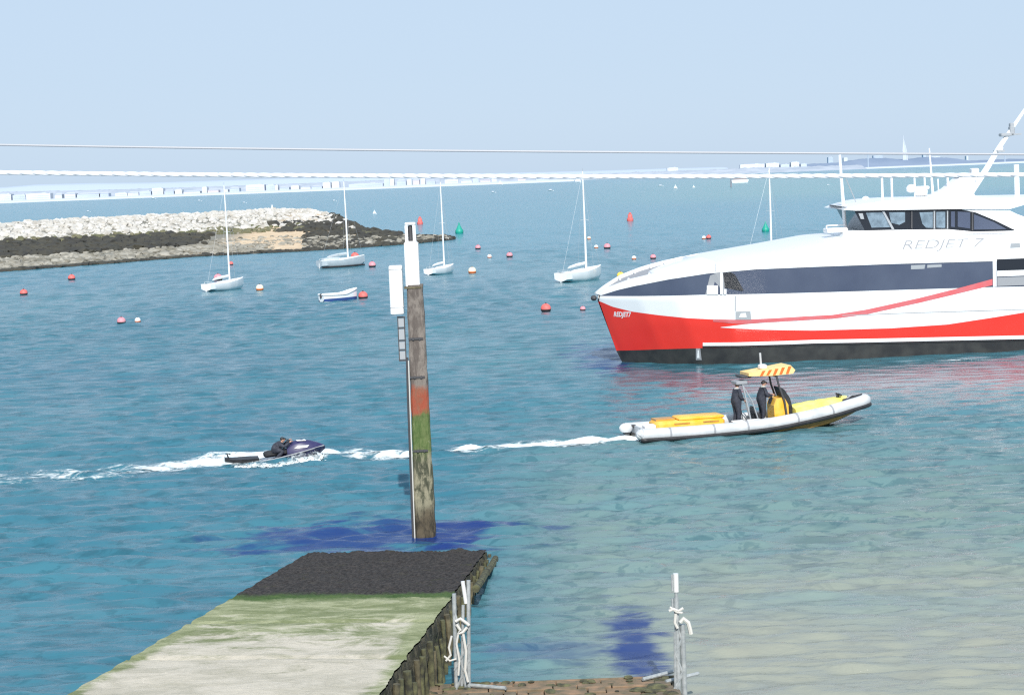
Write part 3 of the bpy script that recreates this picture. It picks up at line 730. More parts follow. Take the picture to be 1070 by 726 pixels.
for px, y0, y1, r in ((921.5, 211, 184.5, .075), (931.5, 210, 184.5, .075), (955.5, 208, 186, .06), (966, 207, 185, .06), (990, 200, 185, .07), (980, 202, 187, .04)):
    ftube('aerial', [(px+.8, y0), (px, y1)], r, 'white')
ftube('tall_aerial', [(975, 206), (973, 180), (971, 155)], [.09, .07, .04], 'white')
rd = ftube('radar_pedestal', [(960.5, 209), (960, 197)], .16, 'white')
b = MB(); b.box(fpt(959, 196.5), (1.5, .3, .22), bev=.05); b.build('radar_arm', M['white'], rd)
b = MB(); b.lathe([(.1, -.3), (.42, -.2), (.46, .1), (.3, .34), (.05, .4)], fpt(962, 201), 14); b.build('radome', M['white'], rd, True)
b = MB(); b.lathe([(.1, -.25), (.3, -.15), (.32, .08), (.2, .25), (.03, .3)], fpt(952, 197.5), 14); b.build('radome', M['white'], rd, True)
b = MB(); b.sphere(fpt(904.5, 209.5), .28); b.tube([fpt(904.5, 214), fpt(904.5, 210)], .12); b.build('searchlight', M['white'], fer, True)
b = MB(); b.box(fpt(873, 240.5, -2.5), (1.35, 1.0, .3), bev=.06); b.tube([fpt(863.5, 236, -2.6), fpt(883, 235, -2.6)], .045); b.tube([fpt(864, 242, -2.6), fpt(863.5, 236, -2.6)], .045); b.build('roof_locker', M['white'], fer)
b = MB(); x, z = FS(1018, 180, .0001); b.box((x, 0, z), (.5, .5, .5), bev=.06); b.build('camera_dome', M['white'], mb_)
# lettering
def text(body, name, m, size, shear, pos, rot, parent, extr=.004, spacing=1., width=None, off=0.):
    cu = bpy.data.curves.new(name, 'FONT'); cu.body = body; cu.size = size; cu.shear = shear; cu.extrude = extr; cu.space_character = spacing; cu.offset = off
    o = bpy.data.objects.new(name, cu); COL.objects.link(o)
    dg = bpy.context.evaluated_depsgraph_get(); me = bpy.data.meshes.new_from_object(o.evaluated_get(dg)); bpy.data.objects.remove(o)
    if width:
        xs = [v.co.x for v in me.vertices]; k = width/(max(xs)-min(xs))
        for v in me.vertices: v.co.x *= k
    me.materials.clear(); me.materials.append(m); o = bpy.data.objects.new(name, me); COL.objects.link(o)
    o.parent = parent; o.location = pos; o.rotation_euler = rot; return o
x0, z0 = FS(941, 260.6); x1, z1 = FS(1010, 258.4)
rt = math.atan2(z1-z0, x1-x0)
text('REDJET', 'lettering', M['lettergrey'], .80, .25, (x0, -5.36, z0), (math.pi/2, -rt, 0), fer, width=x1-x0, off=-.012)
x0, z0 = FS(1015, 258.2); x1, z1 = FS(1026, 258)
text('7', 'lettering', M['lettergrey'], .80, .25, (x0, -5.36, z0), (math.pi/2, -rt, 0), fer, width=x1-x0, off=-.012)
x0, z0 = FS(641, 330.6); x1, z1 = FS(659, 331)
bn = text('REDJET7', 'bow_name', M['white'], .44, .1, (0, 0, 0), (0, 0, 0), fer, width=x1-x0, off=.012, extr=0)
zb_ = z0
for v in bn.data.vertices:      # wrap the flat letters onto the curved bow plating
    x, z = x0 + v.co.x, zb_ + v.co.y; v.co = (x, -bw(x, z)-.03, z)

# ------------------------------------------------------------------ people (skin-modifier figures)
def skinmesh(edges, verts, rad, lvl=2):
    me = bpy.data.meshes.new('tmp'); me.from_pydata(verts, edges, []); o = bpy.data.objects.new('tmp', me); COL.objects.link(o)
    sk = o.modifiers.new('s', 'SKIN'); sk.use_smooth_shade = True
    for i, r in enumerate(rad):
        d = me.skin_vertices[0].data[i]; d.radius = (r, r) if not isinstance(r, tuple) else r; d.use_root = (i == 0)
    ss = o.modifiers.new('u', 'SUBSURF'); ss.levels = lvl; ss.render_levels = lvl
    dg = bpy.context.evaluated_depsgraph_get(); m2 = bpy.data.meshes.new_from_object(o.evaluated_get(dg)); bpy.data.objects.remove(o)
    vs = [tuple(v.co) for v in m2.vertices]; fs = [tuple(p.vertices) for p in m2.polygons]; bpy.data.meshes.remove(m2); return vs, fs
def person(loc, rz, J, label, bald=False, collar=True, scale=1.):
    """J: joints dict in local metres, x forward, y left"""
    o = empty('person', loc, rz); tag(o, label, 'person'); o.scale = (scale,)*3
    def chain(ks, rs, pad=0.):
        vs = [J[k] for k in ks]; return vs, rs
    # clothed figure: pelvis root, torso, arms, legs in one skin
    names = ['pelvis', 'waist', 'chest', 'neck', 'shL', 'elL', 'wrL', 'shR', 'elR', 'wrR', 'hipL', 'knL', 'anL', 'toL', 'hipR', 'knR', 'anR', 'toR']
    E = [('pelvis', 'waist'), ('waist', 'chest'), ('chest', 'neck'), ('chest', 'shL'), ('shL', 'elL'), ('elL', 'wrL'), ('chest', 'shR'), ('shR', 'elR'), ('elR', 'wrR'),
         ('pelvis', 'hipL'), ('hipL', 'knL'), ('knL', 'anL'), ('anL', 'toL'), ('pelvis', 'hipR'), ('hipR', 'knR'), ('knR', 'anR'), ('anR', 'toR')]
    rad = dict(pelvis=.15, waist=.15, chest=.17, neck=.075, shL=.085, shR=.085, elL=.06, elR=.06, wrL=.042, wrR=.042, hipL=.115, hipR=.115, knL=.078, knR=.078, anL=.055, anR=.055, toL=.045, toR=.045)
    ix = {n: i for i, n in enumerate(names)}
    ed = [(ix[a], ix[b_]) for a, b_ in E]
    vb, fb = skinmesh(ed, [J[n] for n in names], [rad[n]*(.86 if n in ('anL', 'anR') else .62) for n in names], 1)
    body = MB(); body.add(vb, fb)
    H = Vector(J['head'])
    # head: egg with jaw, nose, ears
    body.tube([Vector(J['neck']) - Vector((0, 0, .03)), H - Vector((0, 0, .05))], [.062, .055], 10)
    vs = []; n, m_ = 18, 12
    for i in range(m_+1):
        th = math.pi*(.03+.94*i/m_)
        for k in range(n):
            a = 2*math.pi*k/n; x = .098*math.sin(th)*math.cos(a); y = .076*math.sin(th)*math.sin(a); z = -.118*math.cos(th)
            if z < -.02: x = x*.86 + .012; y *= .84
            if x > .06 and abs(y) < .03 and -.04 < z < .02: x += .022
            vs.append((H.x+x, H.y+y, H.z+z))
    fs = [(i*n+k, i*n+(k+1) % n, (i+1)*n+(k+1) % n, (i+1)*n+k) for i in range(m_) for k in range(n)]
    body.add(vs, fs+[tuple(range(n-1, -1, -1)), tuple(range(m_*n, (m_+1)*n))])
    for sg in (-1, 1):
        body.sphere((H.x-.005, H.y+sg*.078, H.z-.01), (.022, .012, .034), 8, 5)
        # hand: palm, four fingers, thumb
        wv = Vector(J['wrL' if sg > 0 else 'wrR']); el = Vector(J['elL' if sg > 0 else 'elR']); d = (wv-el).normalized()
        side = d.cross(Vector((0, 0, 1))); side = side.normalized() if side.length > .1 else Vector((0, 1, 0)); dn = d.cross(side)
        palm = wv + d*.06
        body.tube([wv, wv+d*.03, palm, wv+d*.10], [.028, .036, .042, .034], 8)
        for k in range(4):
            s0 = wv + d*.095 + side*(-.03+.02*k); ln = (.06, .075, .07, .05)[k]
            cv = -dn if dn.z > 0 else dn
            body.tube([s0, s0+d*ln*.5, s0+d*ln*.75+cv*ln*.4, s0+d*ln*.6+cv*ln*.8], [.011, .010, .009, .007], 6)
        t0 = wv+d*.035+side*.036*sg; body.tube([t0, t0+d*.03+side*.02*sg, t0+d*.06+side*.015*sg], [.013, .012, .009], 6)
    bo = body.build('body', M['skin'], o, True, 180)
    for sg in (-1, 1):
        b = MB(); b.sphere((H.x+.088, H.y+sg*.03, H.z+.005), (.01, .014, .009), 8, 5); b.build('eye', M['darkgrey'], bo)
    vs_, fs_ = skinmesh(ed, [J[n] for n in names], [rad[n]*(1.6 if n in ('pelvis', 'waist', 'chest') else 1.38) for n in names], 2)
    b = MB(); b.add(vs_, fs_); b.build('drysuit', M['suit'], o, True, 180)
    if collar:
        nk = J['neck']; b = MB(); b.lathe([(.10, -.04), (.115, 0), (.10, .05), (.07, .055)], (nk[0]+.005, nk[1], nk[2]+.01), 14); b.build('collar', M['collar'], o, True)
    for sg, a_, t_ in ((1, 'anL', 'toL'), (-1, 'anR', 'toR')):
        b = MB(); A, T = Vector(J[a_]), Vector(J[t_]); b.tube([A+Vector((-.06, 0, -.035)), A+Vector((.03, 0, -.03)), T], [.05, .06, .045], 10); b.build('boot', M['black'], o, True)
    b = MB()
    if bald: b.sphere((H.x-.02, H.y, H.z+.02), (.088, .079, .104), 14, 8); b.build('hair', M['haircut'], o, True)
    else: b.sphere((H.x-.012, H.y, H.z+.045), (.105, .088, .085), 14, 8); b.tube([(H.x+.06, H.y, H.z+.045), (H.x+.15, H.y, H.z+.03)], [.05, .03], 8); b.build('cap', M['black'], o, True)
    return o
M['haircut'] = mat('short_brown_hair', (.16, .09, .06), .8)
stand = dict(pelvis=(0, 0, .95), waist=(.01, 0, 1.08), chest=(.03, 0, 1.32), neck=(.03, 0, 1.50), head=(.06, 0, 1.66),
             shL=(.03, .19, 1.43), elL=(.10, .27, 1.18), wrL=(.32, .20, 1.12), shR=(.03, -.19, 1.43), elR=(.06, -.27, 1.16), wrR=(.26, -.22, 1.02),
             hipL=(0, .10, .86), knL=(.04, .12, .48), anL=(-.02, .13, .08), toL=(.15, .14, .045), hipR=(0, -.10, .86), knR=(.05, -.12, .48), anR=(0, -.13, .08), toR=(.17, -.14, .045))
helm = dict(stand); helm.update(chest=(.06, 0, 1.31), neck=(.08, 0, 1.48), head=(.12, 0, 1.63), wrL=(.44, .14, 1.14), elL=(.18, .28, 1.14), wrR=(.44, -.14, 1.14), elR=(.18, -.28, 1.12), shL=(.06, .2, 1.41), shR=(.06, -.2, 1.41))

# ------------------------------------------------------------------ rigid inflatable boat
HD = R(14); ro = P(676, 462.5)
ro = Vector((ro.x, ro.y, 0)) + Vector((-math.sin(HD), math.cos(HD), 0))*1.25
rib = empty('inflatable_boat', ro - Vector((0, 0, .07)), HD)
tag(rib, 'long pale grey inflatable patrol boat with yellow console and covers carrying two people', 'inflatable boat')
def xr_(px): return (px-662)/22.5
CL = [(0, 1.12, .40), (2, 1.15, .38), (4, 1.17, .40), (6, 1.16, .48), (7.6, 1.08, .64), (9.1, .88, .82), (10.2, .58, .97), (11.0, .28, 1.07), (11.25, 0, 1.1)]
path = [(-.45, -1.12, .42), (-.2, -1.12, .42)] + [(x, -y, z) for x, y, z in CL] + [(x, y, z) for x, y, z in CL[-2::-1]] + [(-.2, 1.12, .42), (-.45, 1.12, .42)]
def refine(p, k=5):
    out = []; p = [Vector(a) for a in p]
    for i in range(len(p)-1):
        p0, p1, p2, p3 = p[max(i-1, 0)], p[i], p[i+1], p[min(i+2, len(p)-1)]
        for j in range(k):
            t = j/k; out.append(.5*((2*p1)+(-p0+p2)*t+(2*p0-5*p1+4*p2-p3)*t*t+(-p0+3*p1-3*p2+p3)*t**3))
    out.append(p[-1]); return out
pp = refine(path); n_ = len(pp)
rr = [.29*min(1, .35+.65*min(i, n_-1-i)/5) for i in range(n_)]
b = MB(); b.tube(pp, rr, 16); tb = b.build('inflatable_tube', M['tube'], rib, True)
b = MB()   # rubbing strake below the tube, outboard
st = []
for i, p in enumerate(pp):
    if rr[i] < .27: continue
    t = (pp[min(i+1, n_-1)]-pp[i-1]).normalized(); o_ = Vector((t.y, -t.x, 0)).normalized(); st.append(p + o_*.235 + Vector((0, 0, -.19)))
b.tube(st, .10, 8); b.build('rubbing_strake', M['black'], tb, True)
b = MB()
for x in (1.2, 3.1, 5.0, 7.4, 9.0):
    i = min(range(n_//2), key=lambda k: abs(pp[k].x-x)); p = pp[i]; t = (pp[i+1]-pp[i-1]).normalized()
    b.tube([p-t*.045, p+t*.045], .297, 16, cap=False)
b.build('tube_band', M['deckgrey'], tb, True)
b = MB(); rings = []   # planing hull
for x in np.linspace(-.05, 10.8, 26):
    t = max(0, (x-5.8)/5.2); hb2 = np.interp(x, [0, 6, 7.6, 9.1, 10.2, 10.8], [1.0, 1.08, 1.06, .88, .55, .15]); zk = -.40+1.15*t**2.4; zc_ = -.02+.70*t**1.8; zd = .3+.6*t**1.8
    rings.append([(x, -hb2, zd), (x, -hb2*.98, zc_), (x, -hb2*.45, (zk+zc_)/2-.03), (x, 0, zk), (x, hb2*.45, (zk+zc_)/2-.03), (x, hb2*.98, zc_), (x, hb2, zd)])
b.loft(rings); b.build('hull', M['tan'], rib, True)
b = MB(); b.box((3.7, 0, .335), (7.4, 1.7, .05)); b.build('deck', M['deckgrey'], rib)
# stern: outboard engine
b = MB(); rings = []
for z, a, c_ in ((.36, .22, .15), (.44, .31, .18), (.60, .33, .18), (.72, .24, .14), (.77, .10, .06)):
    rings.append([(-.42+a*math.cos(k*math.pi/6), .45+c_*math.sin(k*math.pi/6), z) for k in range(12)])
b.loft(rings); eg = b.build('outboard_engine', M['tube'], rib, True)
b = MB(); b.box((-.38, .45, .12), (.22, .14, .6), bev=.03); b.box((-.38, .45, -.25), (.5, .08, .2)); b.build('engine_leg', M['darkgrey'], eg)
b = MB(); b.box((-.15, .45, .62), (.4, .2, .12), bev=.03); b.build('engine_bracket', M['darkgrey'], eg)
b = MB(); b.box((.0, 0, .4), (.1, 1.7, .5)); b.build('transom', M['tube'], rib)
# long yellow stern pod
b = MB(); b.box((2.35, -.05, .60), (3.3, 1.25, .5), bev=.1); pod = b.build('stern_pod', M['yellow'], rib, True)
b = MB(); b.box((2.9, -.05, .91), (2.2, 1.1, .14), bev=.05); b.build('pod_cushion', M['yellow'], pod, True)
b = MB(); b.box((1.25, .1, .89), (.9, .7, .08)); b.build('pod_strap', M['tan'], pod)
for x in (1.9, 3.3): 
    b = MB(); b.box((x, -.69, .74), (.75, .03, .06)); b.build('pod_handle', M['tan'], pod)
b = MB(); b.box((.45, -.3, .60), (.55, .5, .3), bev=.06); b.build('stern_box', M['white_matt'], rib)
b = MB()
for x0_, x1_ in ((4.2, 4.75), (4.95, 5.6), (5.8, 6.45)): b.box(((x0_+x1_)/2, -1.0, .70), (x1_-x0_, .3, .06), bev=.02)
b.build('tube_step', M['white_matt'], rib)
# rear frame
fr = empty('rear_frame', (0, 0, 0)); fr.parent = rib
b = MB()
for sg in (-1, 1):
    b.tube([(5.35, sg*.55, .35), (5.15, sg*.5, 1.4), (5.0, sg*.4, 2.25)], .04, 8); b.tube([(5.75, sg*.55, .35), (5.4, sg*.5, 1.5), (5.02, sg*.4, 2.2)], .03, 8)
b.tube([(5.0, -.4, 2.25), (5.0, .4, 2.25)], .04, 8); b.build('frame_tube', M['grey'], fr, True)
b = MB(); b.box((4.95, -.1, 2.36), (.55, .7, .16), bev=.03); b.build('frame_box', M['deckgrey'], fr)
for x in (5.75,):
    b = MB(); b.box((x, 0, .62), (.34, .6, .5), bev=.05); b.build('seat', M['black'], rib)
    b = MB(); b.box((x-.14, 0, 1.0), (.1, .55, .35), bev=.04); b.build('seat_back', M['darkgrey'], rib)
# console, windscreen, arch, striped canopy
b = MB(); b.prism([(6.55, .34), (7.25, .34), (7.22, 1.2), (7.02, 1.56), (6.62, 1.50), (6.50, 1.2)], -.42, .42); cs = b.build('console', M['yellow'], rib)
b = MB(); b.lathe([(.17, -.015), (.19, 0), (.17, .015), (.15, 0)], (6.50, 0, 1.40), 16, Matrix.Rotation(R(-65), 3, 'Y')); b.build('steering_wheel', M['black'], cs)
b = MB(); rings = []
for z, x0_, d in ((.45, 7.32, .30), (1.0, 7.30, .34), (1.5, 7.18, .32), (1.9, 6.98, .2), (2.02, 6.88, .05)):
    rings.append([(x0_-d*.5, -.42, z), (x0_+d*.5, -.34, z), (x0_+d*.6, 0, z), (x0_+d*.5, .34, z), (x0_-d*.5, .42, z)])
b.loft(rings); b.build('console_cover', M['black'], rib, True)
ar = empty('arch', (0, 0, 0)); ar.parent = rib
b = MB()
for sg in (-1, 1): b.tube([(7.15, sg*.5, .35), (7.0, sg*.5, 1.4), (6.75, sg*.48, 2.1), (6.65, sg*.45, 2.6)], .05, 8)
b.tube([(6.65, -.45, 2.55), (6.65, .45, 2.55)], .04, 8); b.build('arch_tube', M['darkgrey'], ar, True)
# canopy with diagonal stripes
can = empty('striped_canopy', (0, 0, 0)); can.parent = rib
def cpt(u, v, w_):   # u along, v height
    return (5.25+2.3*u, w_, 2.52+.10*u+.40*v + .04*math.sin(u*3))
b = MB(); Q = []
for w_ in (-.55, .55):
    for u, v in ((0, .35), (.5, 0), (.95, .05), (1, .45), (.9, 1.05), (.45, .78), (.0, .7)): Q.append(cpt(u, v, w_))
n = 7; b.add(Q, [tuple(range(n)), tuple(range(2*n-1, n-1, -1))]+[(i, (i+1) % n, n+(i+1) % n, n+i) for i in range(n)]); b.build('canopy_panel', mat('pale_orange_panel', (.9, .56, .2), .6, noise=(3, .5, (.9, .7, .4))), can)
for u in (.26, .40, .54, .68, .82):
    b = MB(); lo_, hi_ = (.13 if u < .5 else .05), .72+.28*max(0, (u-.45)/.5)
    v = [cpt(u-.03, lo_, -.556), cpt(u+.03, lo_, -.556), cpt(u+.10, hi_, -.556), cpt(u+.03, hi_, -.556)]
    b.add(v, [(0, 1, 2, 3)]); b.build('stripe', M['orange'], can)
b = MB(); b.box((5.2, 0, 2.62), (.5, .8, .12), bev=.03); b.build('canopy_pouch', M['darkgrey'], can)
ms2 = MB().tube([(6.1, 0, 2.8), (6.05, 0, 3.65)], .05, 8).build('light_mast', M['tube'], rib, True)
MB().box((6.15, 0, 3.0), (.35, .35, .22), bev=.05).build('light_box', M['white_matt'], ms2)
MB().tube([(6.05, 0, 3.65), (6.05, 0, 3.8)], .03, 6).build('lamp', M['black'], ms2)
# fore cover, bow cover, samson post
b = MB(); rings = []
for x in np.linspace(7.45, 10.3, 14):
    f = (x-7.45)/2.85; hw_ = np.interp(x, [7.4, 8.8, 10.3], [.90, .78, .36]); zt_ = 1.06+.28*f; zb_ = .5+.35*f
    rings.append([(x, -hw_, zb_), (x, -hw_*.8, zt_-.06), (x, -hw_*.2, zt_+.04+.02*rng.normal()), (x, hw_*.2, zt_+.04+.02*rng.normal()), (x, hw_*.8, zt_-.06), (x, hw_, zb_)])
b.loft(rings); fc = b.build('fore_cover', M['yellow_pale'], rib, True)
b = MB(); rings = []
for x in np.linspace(9.95, 11.15, 8):
    f = (x-9.95)/1.2; hw_ = .62*(1-f)**.6+.06; z_ = 1.19+.12*f
    rings.append([(x, -hw_, z_-.12), (x, -hw_*.6, z_+.06), (x, 0, z_+.1), (x, hw_*.6, z_+.06), (x, hw_, z_-.12)])
b.loft(rings); b.build('bow_cover', M['black'], rib, True)
MB().tube([(9.85, -.1, 1.05), (9.85, -.1, 1.52)], [.10, .06], 8).box((9.9, -.1, 1.46), (.16, .4, .07), Matrix.Rotation(.5, 3, 'Y')).build('samson_post', M['black'], rib)
MB().tube([(10.2, -.3, 1.26), (10.5, -.2, 1.40), (10.8, 0, 1.36)], .04, 6).build('bow_rope', M['deckgrey'], rib, True)
def ribw(x, y, z):
    c_, s_ = math.cos(HD), math.sin(HD); return (ro.x + x*c_-y*s_, ro.y + x*s_+y*c_, z)
person(ribw(4.72, -.25, .36), HD+.15, stand, 'person in dark waterproofs standing bareheaded behind the seat of the inflatable boat', bald=True, scale=1.1)
person(ribw(6.02, -.1, .36), HD-.05, helm, 'person in dark waterproofs and black cap with pale collar steering at the yellow console', scale=1.1)

# ------------------------------------------------------------------ jet ski
jp = P(300, 479.5); jet = empty('jet_ski', (jp.x, jp.y, -.16), R(12), 0, R(-5))
tag(jet, 'purple and navy jet ski throwing up white spray with a black rescue sled behind', 'jet ski')
b = MB(); rings = []
for x, hb2, zk, zs in ((-1.2, .5, -.1, .30), (-.6, .56, -.15, .34), (.2, .56, -.15, .40), (.9, .46, -.05, .48), (1.4, .28, .12, .52), (1.75, .06, .36, .52)):
    rings.append([(x, -hb2, zs), (x, -hb2*.9, (zk+zs)/2), (x, 0, zk), (x, hb2*.9, (zk+zs)/2), (x, hb2, zs)])
b.loft(rings); b.build('hull', M['navy'], jet, True)
MB().tube([(x, -h, z) for x, h, z in ((-1.2, .52, .3), (-.2, .58, .37), (.9, .48, .48), (1.7, .08, .53))], .03, 6).build('gunwale_trim', M['deckgrey'], jet, True)
b = MB(); rings = []
for x, hb2, z0_, z1_ in ((.05, .22, .4, .72), (.35, .30, .42, .92), (.75, .32, .45, .95), (1.15, .27, .5, .84), (1.5, .16, .52, .68), (1.72, .05, .52, .56)):
    rings.append([(x, -hb2, z0_), (x, -hb2*.8, z0_+(z1_-z0_)*.7), (x, -hb2*.3, z1_), (x, hb2*.3, z1_), (x, hb2*.8, z0_+(z1_-z0_)*.7), (x, hb2, z0_)])
b.loft(rings); hood = b.build('hood', M['purple'], jet, True)
MB().add([(.35, -.315, .62), (.95, -.315, .60), (1.05, -.29, .68), (.55, -.32, .74)], [(0, 1, 2, 3)]).build('hood_panel', M['white_matt'], hood)
MB().add([(.55, -.20, .925), (.95, -.19, .88), (.9, -.05, .93), (.5, -.08, .965)], [(0, 1, 2, 3)]).build('hood_panel', M['white_matt'], hood)
MB().box((-.45, 0, .52), (1.1, .36, .28), bev=.08).build('seat', M['black'], jet, True)
hbar = MB().tube([(.12, -.36, .98), (.2, -.1, 1.0), (.2, .1, 1.0), (.12, .36, .98)], .025, 6).tube([(.3, 0, .8), (.2, 0, 1.0)], .05, 6).build('handlebar', M['black'], jet, True)
sb = MB(); rings = []
for x, hb2, z0_, z1_ in ((-2.7, .16, .34, .66), (-2.35, .4, .28, .56), (-1.7, .45, .2, .5), (-1.22, .4, .1, .45)):
    rings.append([(x, -hb2, z1_), (x, -hb2*.8, z0_), (x, hb2*.8, z0_), (x, hb2, z1_)])
sb.loft(rings); sd_ = sb.build('rescue_sled', M['black'], jet, True)
MB().tube([(-2.5, -.2, .5), (-2.58, -.2, .85), (-2.42, -.2, .8)], .04, 6).build('sled_handle', M['black'], sd_, True)
ride = dict(pelvis=(-.15, 0, .10), waist=(-.02, 0, .17), chest=(.10, 0, .28), neck=(.19, 0, .39), head=(.26, 0, .50),
            shL=(.12, .19, .32), elL=(.30, .30, .22), wrL=(.54, .28, .40), shR=(.12, -.19, .32), elR=(.30, -.30, .22), wrR=(.54, -.28, .40),
            hipL=(-.14, .15, .07), knL=(.25, .32, .02), anL=(-.08, .36, -.25), toL=(.10, .37, -.28), hipR=(-.14, -.15, .07), knR=(.25, -.32, .02), anR=(-.08, -.36, -.25), toR=(.10, -.37, -.28))
c_, s_ = math.cos(R(12)), math.sin(R(12)); jx = -.42
person((jp.x+jx*c_, jp.y+jx*s_, -.16+.54), R(12), ride, 'person in a dark wetsuit crouching low on the jet ski', collar=False)
wake('hull_spray', [(300, 481, .35, .9), (320, 477.6, .6, 1.3), (338, 474.5, .7, 1.3), (350, 473, .4, .9)], 'white spray curling off the jet ski hull')
# thrown spray: a low, lumpy sheet beside the hull
def spray(px0, py0, px1, py1, h, label):
    a, c2 = P(px0, py0), P(px1, py1); v = []; n, m = 40, 10
    for i in range(n):
        f = i/(n-1); p = a.lerp(c2, f); hh = h*math.sin(math.pi*f)**.6*(.7+.5*rng.random())
        for k in range(m):
            g = k/(m-1); v.append((p.x+.05*rng.normal(), p.y-.5*(1-g)+.08*rng.normal(), -.05+hh*math.sin(g*1.5)*(1+.1*rng.normal())))
    I = (np.arange(n-1)[:, None]*m + np.arange(m-1)[None, :]).ravel()
    o = raw('spray', v, np.stack([I, I+1, I+m+1, I+m], -1), mf); at = o.data.attributes.new('dens', 'FLOAT', 'POINT')
    at.data.foreach_set('value', np.tile(np.linspace(1.1, .45, m), n).astype(np.float32)); tag(o, label, 'spray', None, 'stuff')
spray(290, 484.5, 347, 476.5, .42, 'low white spray sheet along the near side of the jet ski')
spray(246, 485, 292, 484.5, .16, 'churned white water around the sled behind the jet ski')

# ------------------------------------------------------------------ moored sailing yachts
def catrom(xs, arr, x): return float(np.interp(x, xs, arr))
def yacht(px, py, Lh, head, mast_h, label, hullm='white', boom=True, boot=False, cover=False, mastm='white_matt'):
    """px,py: waterline under the mast. local x = bow"""
    p = P(px, py); o = empty('sailing_yacht', (p.x, p.y, 0), head); tag(o, label, 'sailing boat')
    k = Lh/7.; xo = -.62*Lh; b = MB(); rings = []     # x from stern xo to bow xo+Lh
    for f in np.linspace(0, 1, 18):
        hb2 = 1.28*k*catrom([0, .2, .45, .7, .88, 1], [.72, .92, 1, .78, .4, .03], f)
        zs = k*catrom([0, .4, 1], [1.05, 1.05, 1.5], f); zk = k*catrom([0, .15, .5, .85, .95, 1], [.12, -.1, -.4, -.2, .1, .75], f)
        x = xo+Lh*f - (.25*k if f == 0 else 0)
        rings.append([(x, -hb2, zs), (x, -hb2*.93, zs*.35), (x, -hb2*.5, zk+.1*k), (x, 0, zk), (x, hb2*.5, zk+.1*k), (x, hb2*.93, zs*.35), (x, hb2, zs)])
    b.loft(rings, closed=False, cap=False); b.add([tuple(v) for v in rings[0]], [tuple(range(7))])
    h = b.build('hull', M[hullm], o, True, 50)
    if boot:
        b = MB(); rg = []
        for r_ in rings: rg.append([(r_[1][0], r_[1][1]*.98-.01, .02), (r_[1][0], r_[1][1]*1.0-.015, .24*k)])
        b.loft(rg, closed=False, cap=False); b.build('boot_stripe', M['black'], h)
    b = MB(); dr = [[(r_[0][0], r_[0][1]*.97, r_[0][2]-.01), (r_[0][0], 0, r_[0][2]+.05*k), (r_[0][0], r_[6][1]*.97, r_[0][2]-.01)] for r_ in rings]
    b.loft(dr, closed=False, cap=False); b.build('deck', M['white_matt'], o, True)
    b = MB(); rg = []
    for f, hb2, zt_ in ((.30, .62, 1.12), (.36, .66, 1.22), (.55, .62, 1.22), (.72, .42, 1.08), (.78, .3, .92)):
        x = xo+Lh*f; rg.append([(x, -hb2*k, .72*k), (x, -hb2*.88*k, zt_*k), (x, 0, (zt_+.06)*k), (x, hb2*.88*k, zt_*k), (x, hb2*k, .72*k)])
    b.loft(rg); cr = b.build('coachroof', M['white_matt'], o, True, 40)
    b = MB()
    for sg in (-1, 1): b.box((xo+Lh*.5, sg*.66*k, .98*k), (1.3*k, .04, .16*k))
    b.build('cabin_window', M['glass_dark'], cr)
    if cover:
        b = MB(); rg = [[(xo+Lh*f, -.75*k*g, .8*k), (xo+Lh*f, -.6*k*g, (1.05+.4*g)*k), (xo+Lh*f, .6*k*g, (1.05+.4*g)*k), (xo+Lh*f, .75*k*g, .8*k)] for f, g in ((.05, .6), (.2, 1), (.36, 1), (.42, .7))]
        b.loft(rg); b.build('cockpit_cover', M['canvas'], o, True)
    mr = .12*max(k, .9)
    mst = MB().tube([(0, 0, .9*k), (-.02, 0, mast_h*.55), (-.10, 0, mast_h)], [mr, mr*.95, mr*.6], 8).build('mast', M[mastm], o, True)
    MB().tube([(-.05, -.62*k, mast_h*.55), (0, 0, mast_h*.56), (-.05, .62*k, mast_h*.55)], .022, 5).build('spreader', M['alu'], mst)
    MB().tube([(-.1, 0, mast_h), (-.1, 0, mast_h+.35)], .02, 5).build('masthead_unit', M['grey'], mst)
    if boom:
        bo_ = MB().tube([(-.1, 0, 1.75*k), (-.47*Lh, 0, 1.5*k)], .06, 8).build('boom', M['alu'], o, True)
        MB().tube([(-.25, 0, 1.87*k), (-.25*Lh, 0, 1.78*k), (-.44*Lh, 0, 1.62*k)], [.16*k, .14*k, .07], 8).build('furled_sail', M['canvas' if cover else 'sail'], bo_, True)
    b = MB(); b.tube([(-.08, 0, mast_h*.97), (xo+Lh*.98, 0, 1.08*k)], .012, 4); b.tube([(-.1, 0, mast_h*.99), (xo, 0, .85*k)], .010, 4)
    for sg in (-1, 1): b.tube([(-.05, 0, mast_h*.9), (-.05, sg*.62*k, mast_h*.55), (-.1, sg*1.15*k, .8*k)], .010, 4)
    b.build('rigging', M['grey'], o)
    b = MB()
    for sg in (-1, 1):
        b.tube([(xo+.2, sg*.7*k, .85*k), (xo+.2, sg*.7*k, 1.3*k), (xo, 0, 1.35*k)], .018, 5)
    b.build('stern_rail', M['alu'], o)
    b = MB(); b.box((xo-.25*k, 0, .15*k), (.12, .06, 1.1*k)); b.build('rudder', M['white_matt'], o)
    return o
yacht(240.5, 302.5, 6.3, R(56), 12.6, 'white sailing yacht moored off the sandy spit, farthest left of the yachts')
yacht(364, 278.5, 7.4, R(34), 12.6, 'grey covered sailing yacht with dark waterline moored near the tip of the spit', 'canvas', True, True, True)
yacht(464.5, 286, 5.6, R(57), 12.0, 'small white sailing yacht just right of the tall timber pile')
yacht(613, 292.5, 7.4, R(50), 12.6, 'white sailing yacht with a lowered boom moored ahead of the ferry bow')
yacht(806.5, 276, 7.6, R(40), 12.2, 'sailing yacht of which only the tall mast shows behind the ferry foredeck')

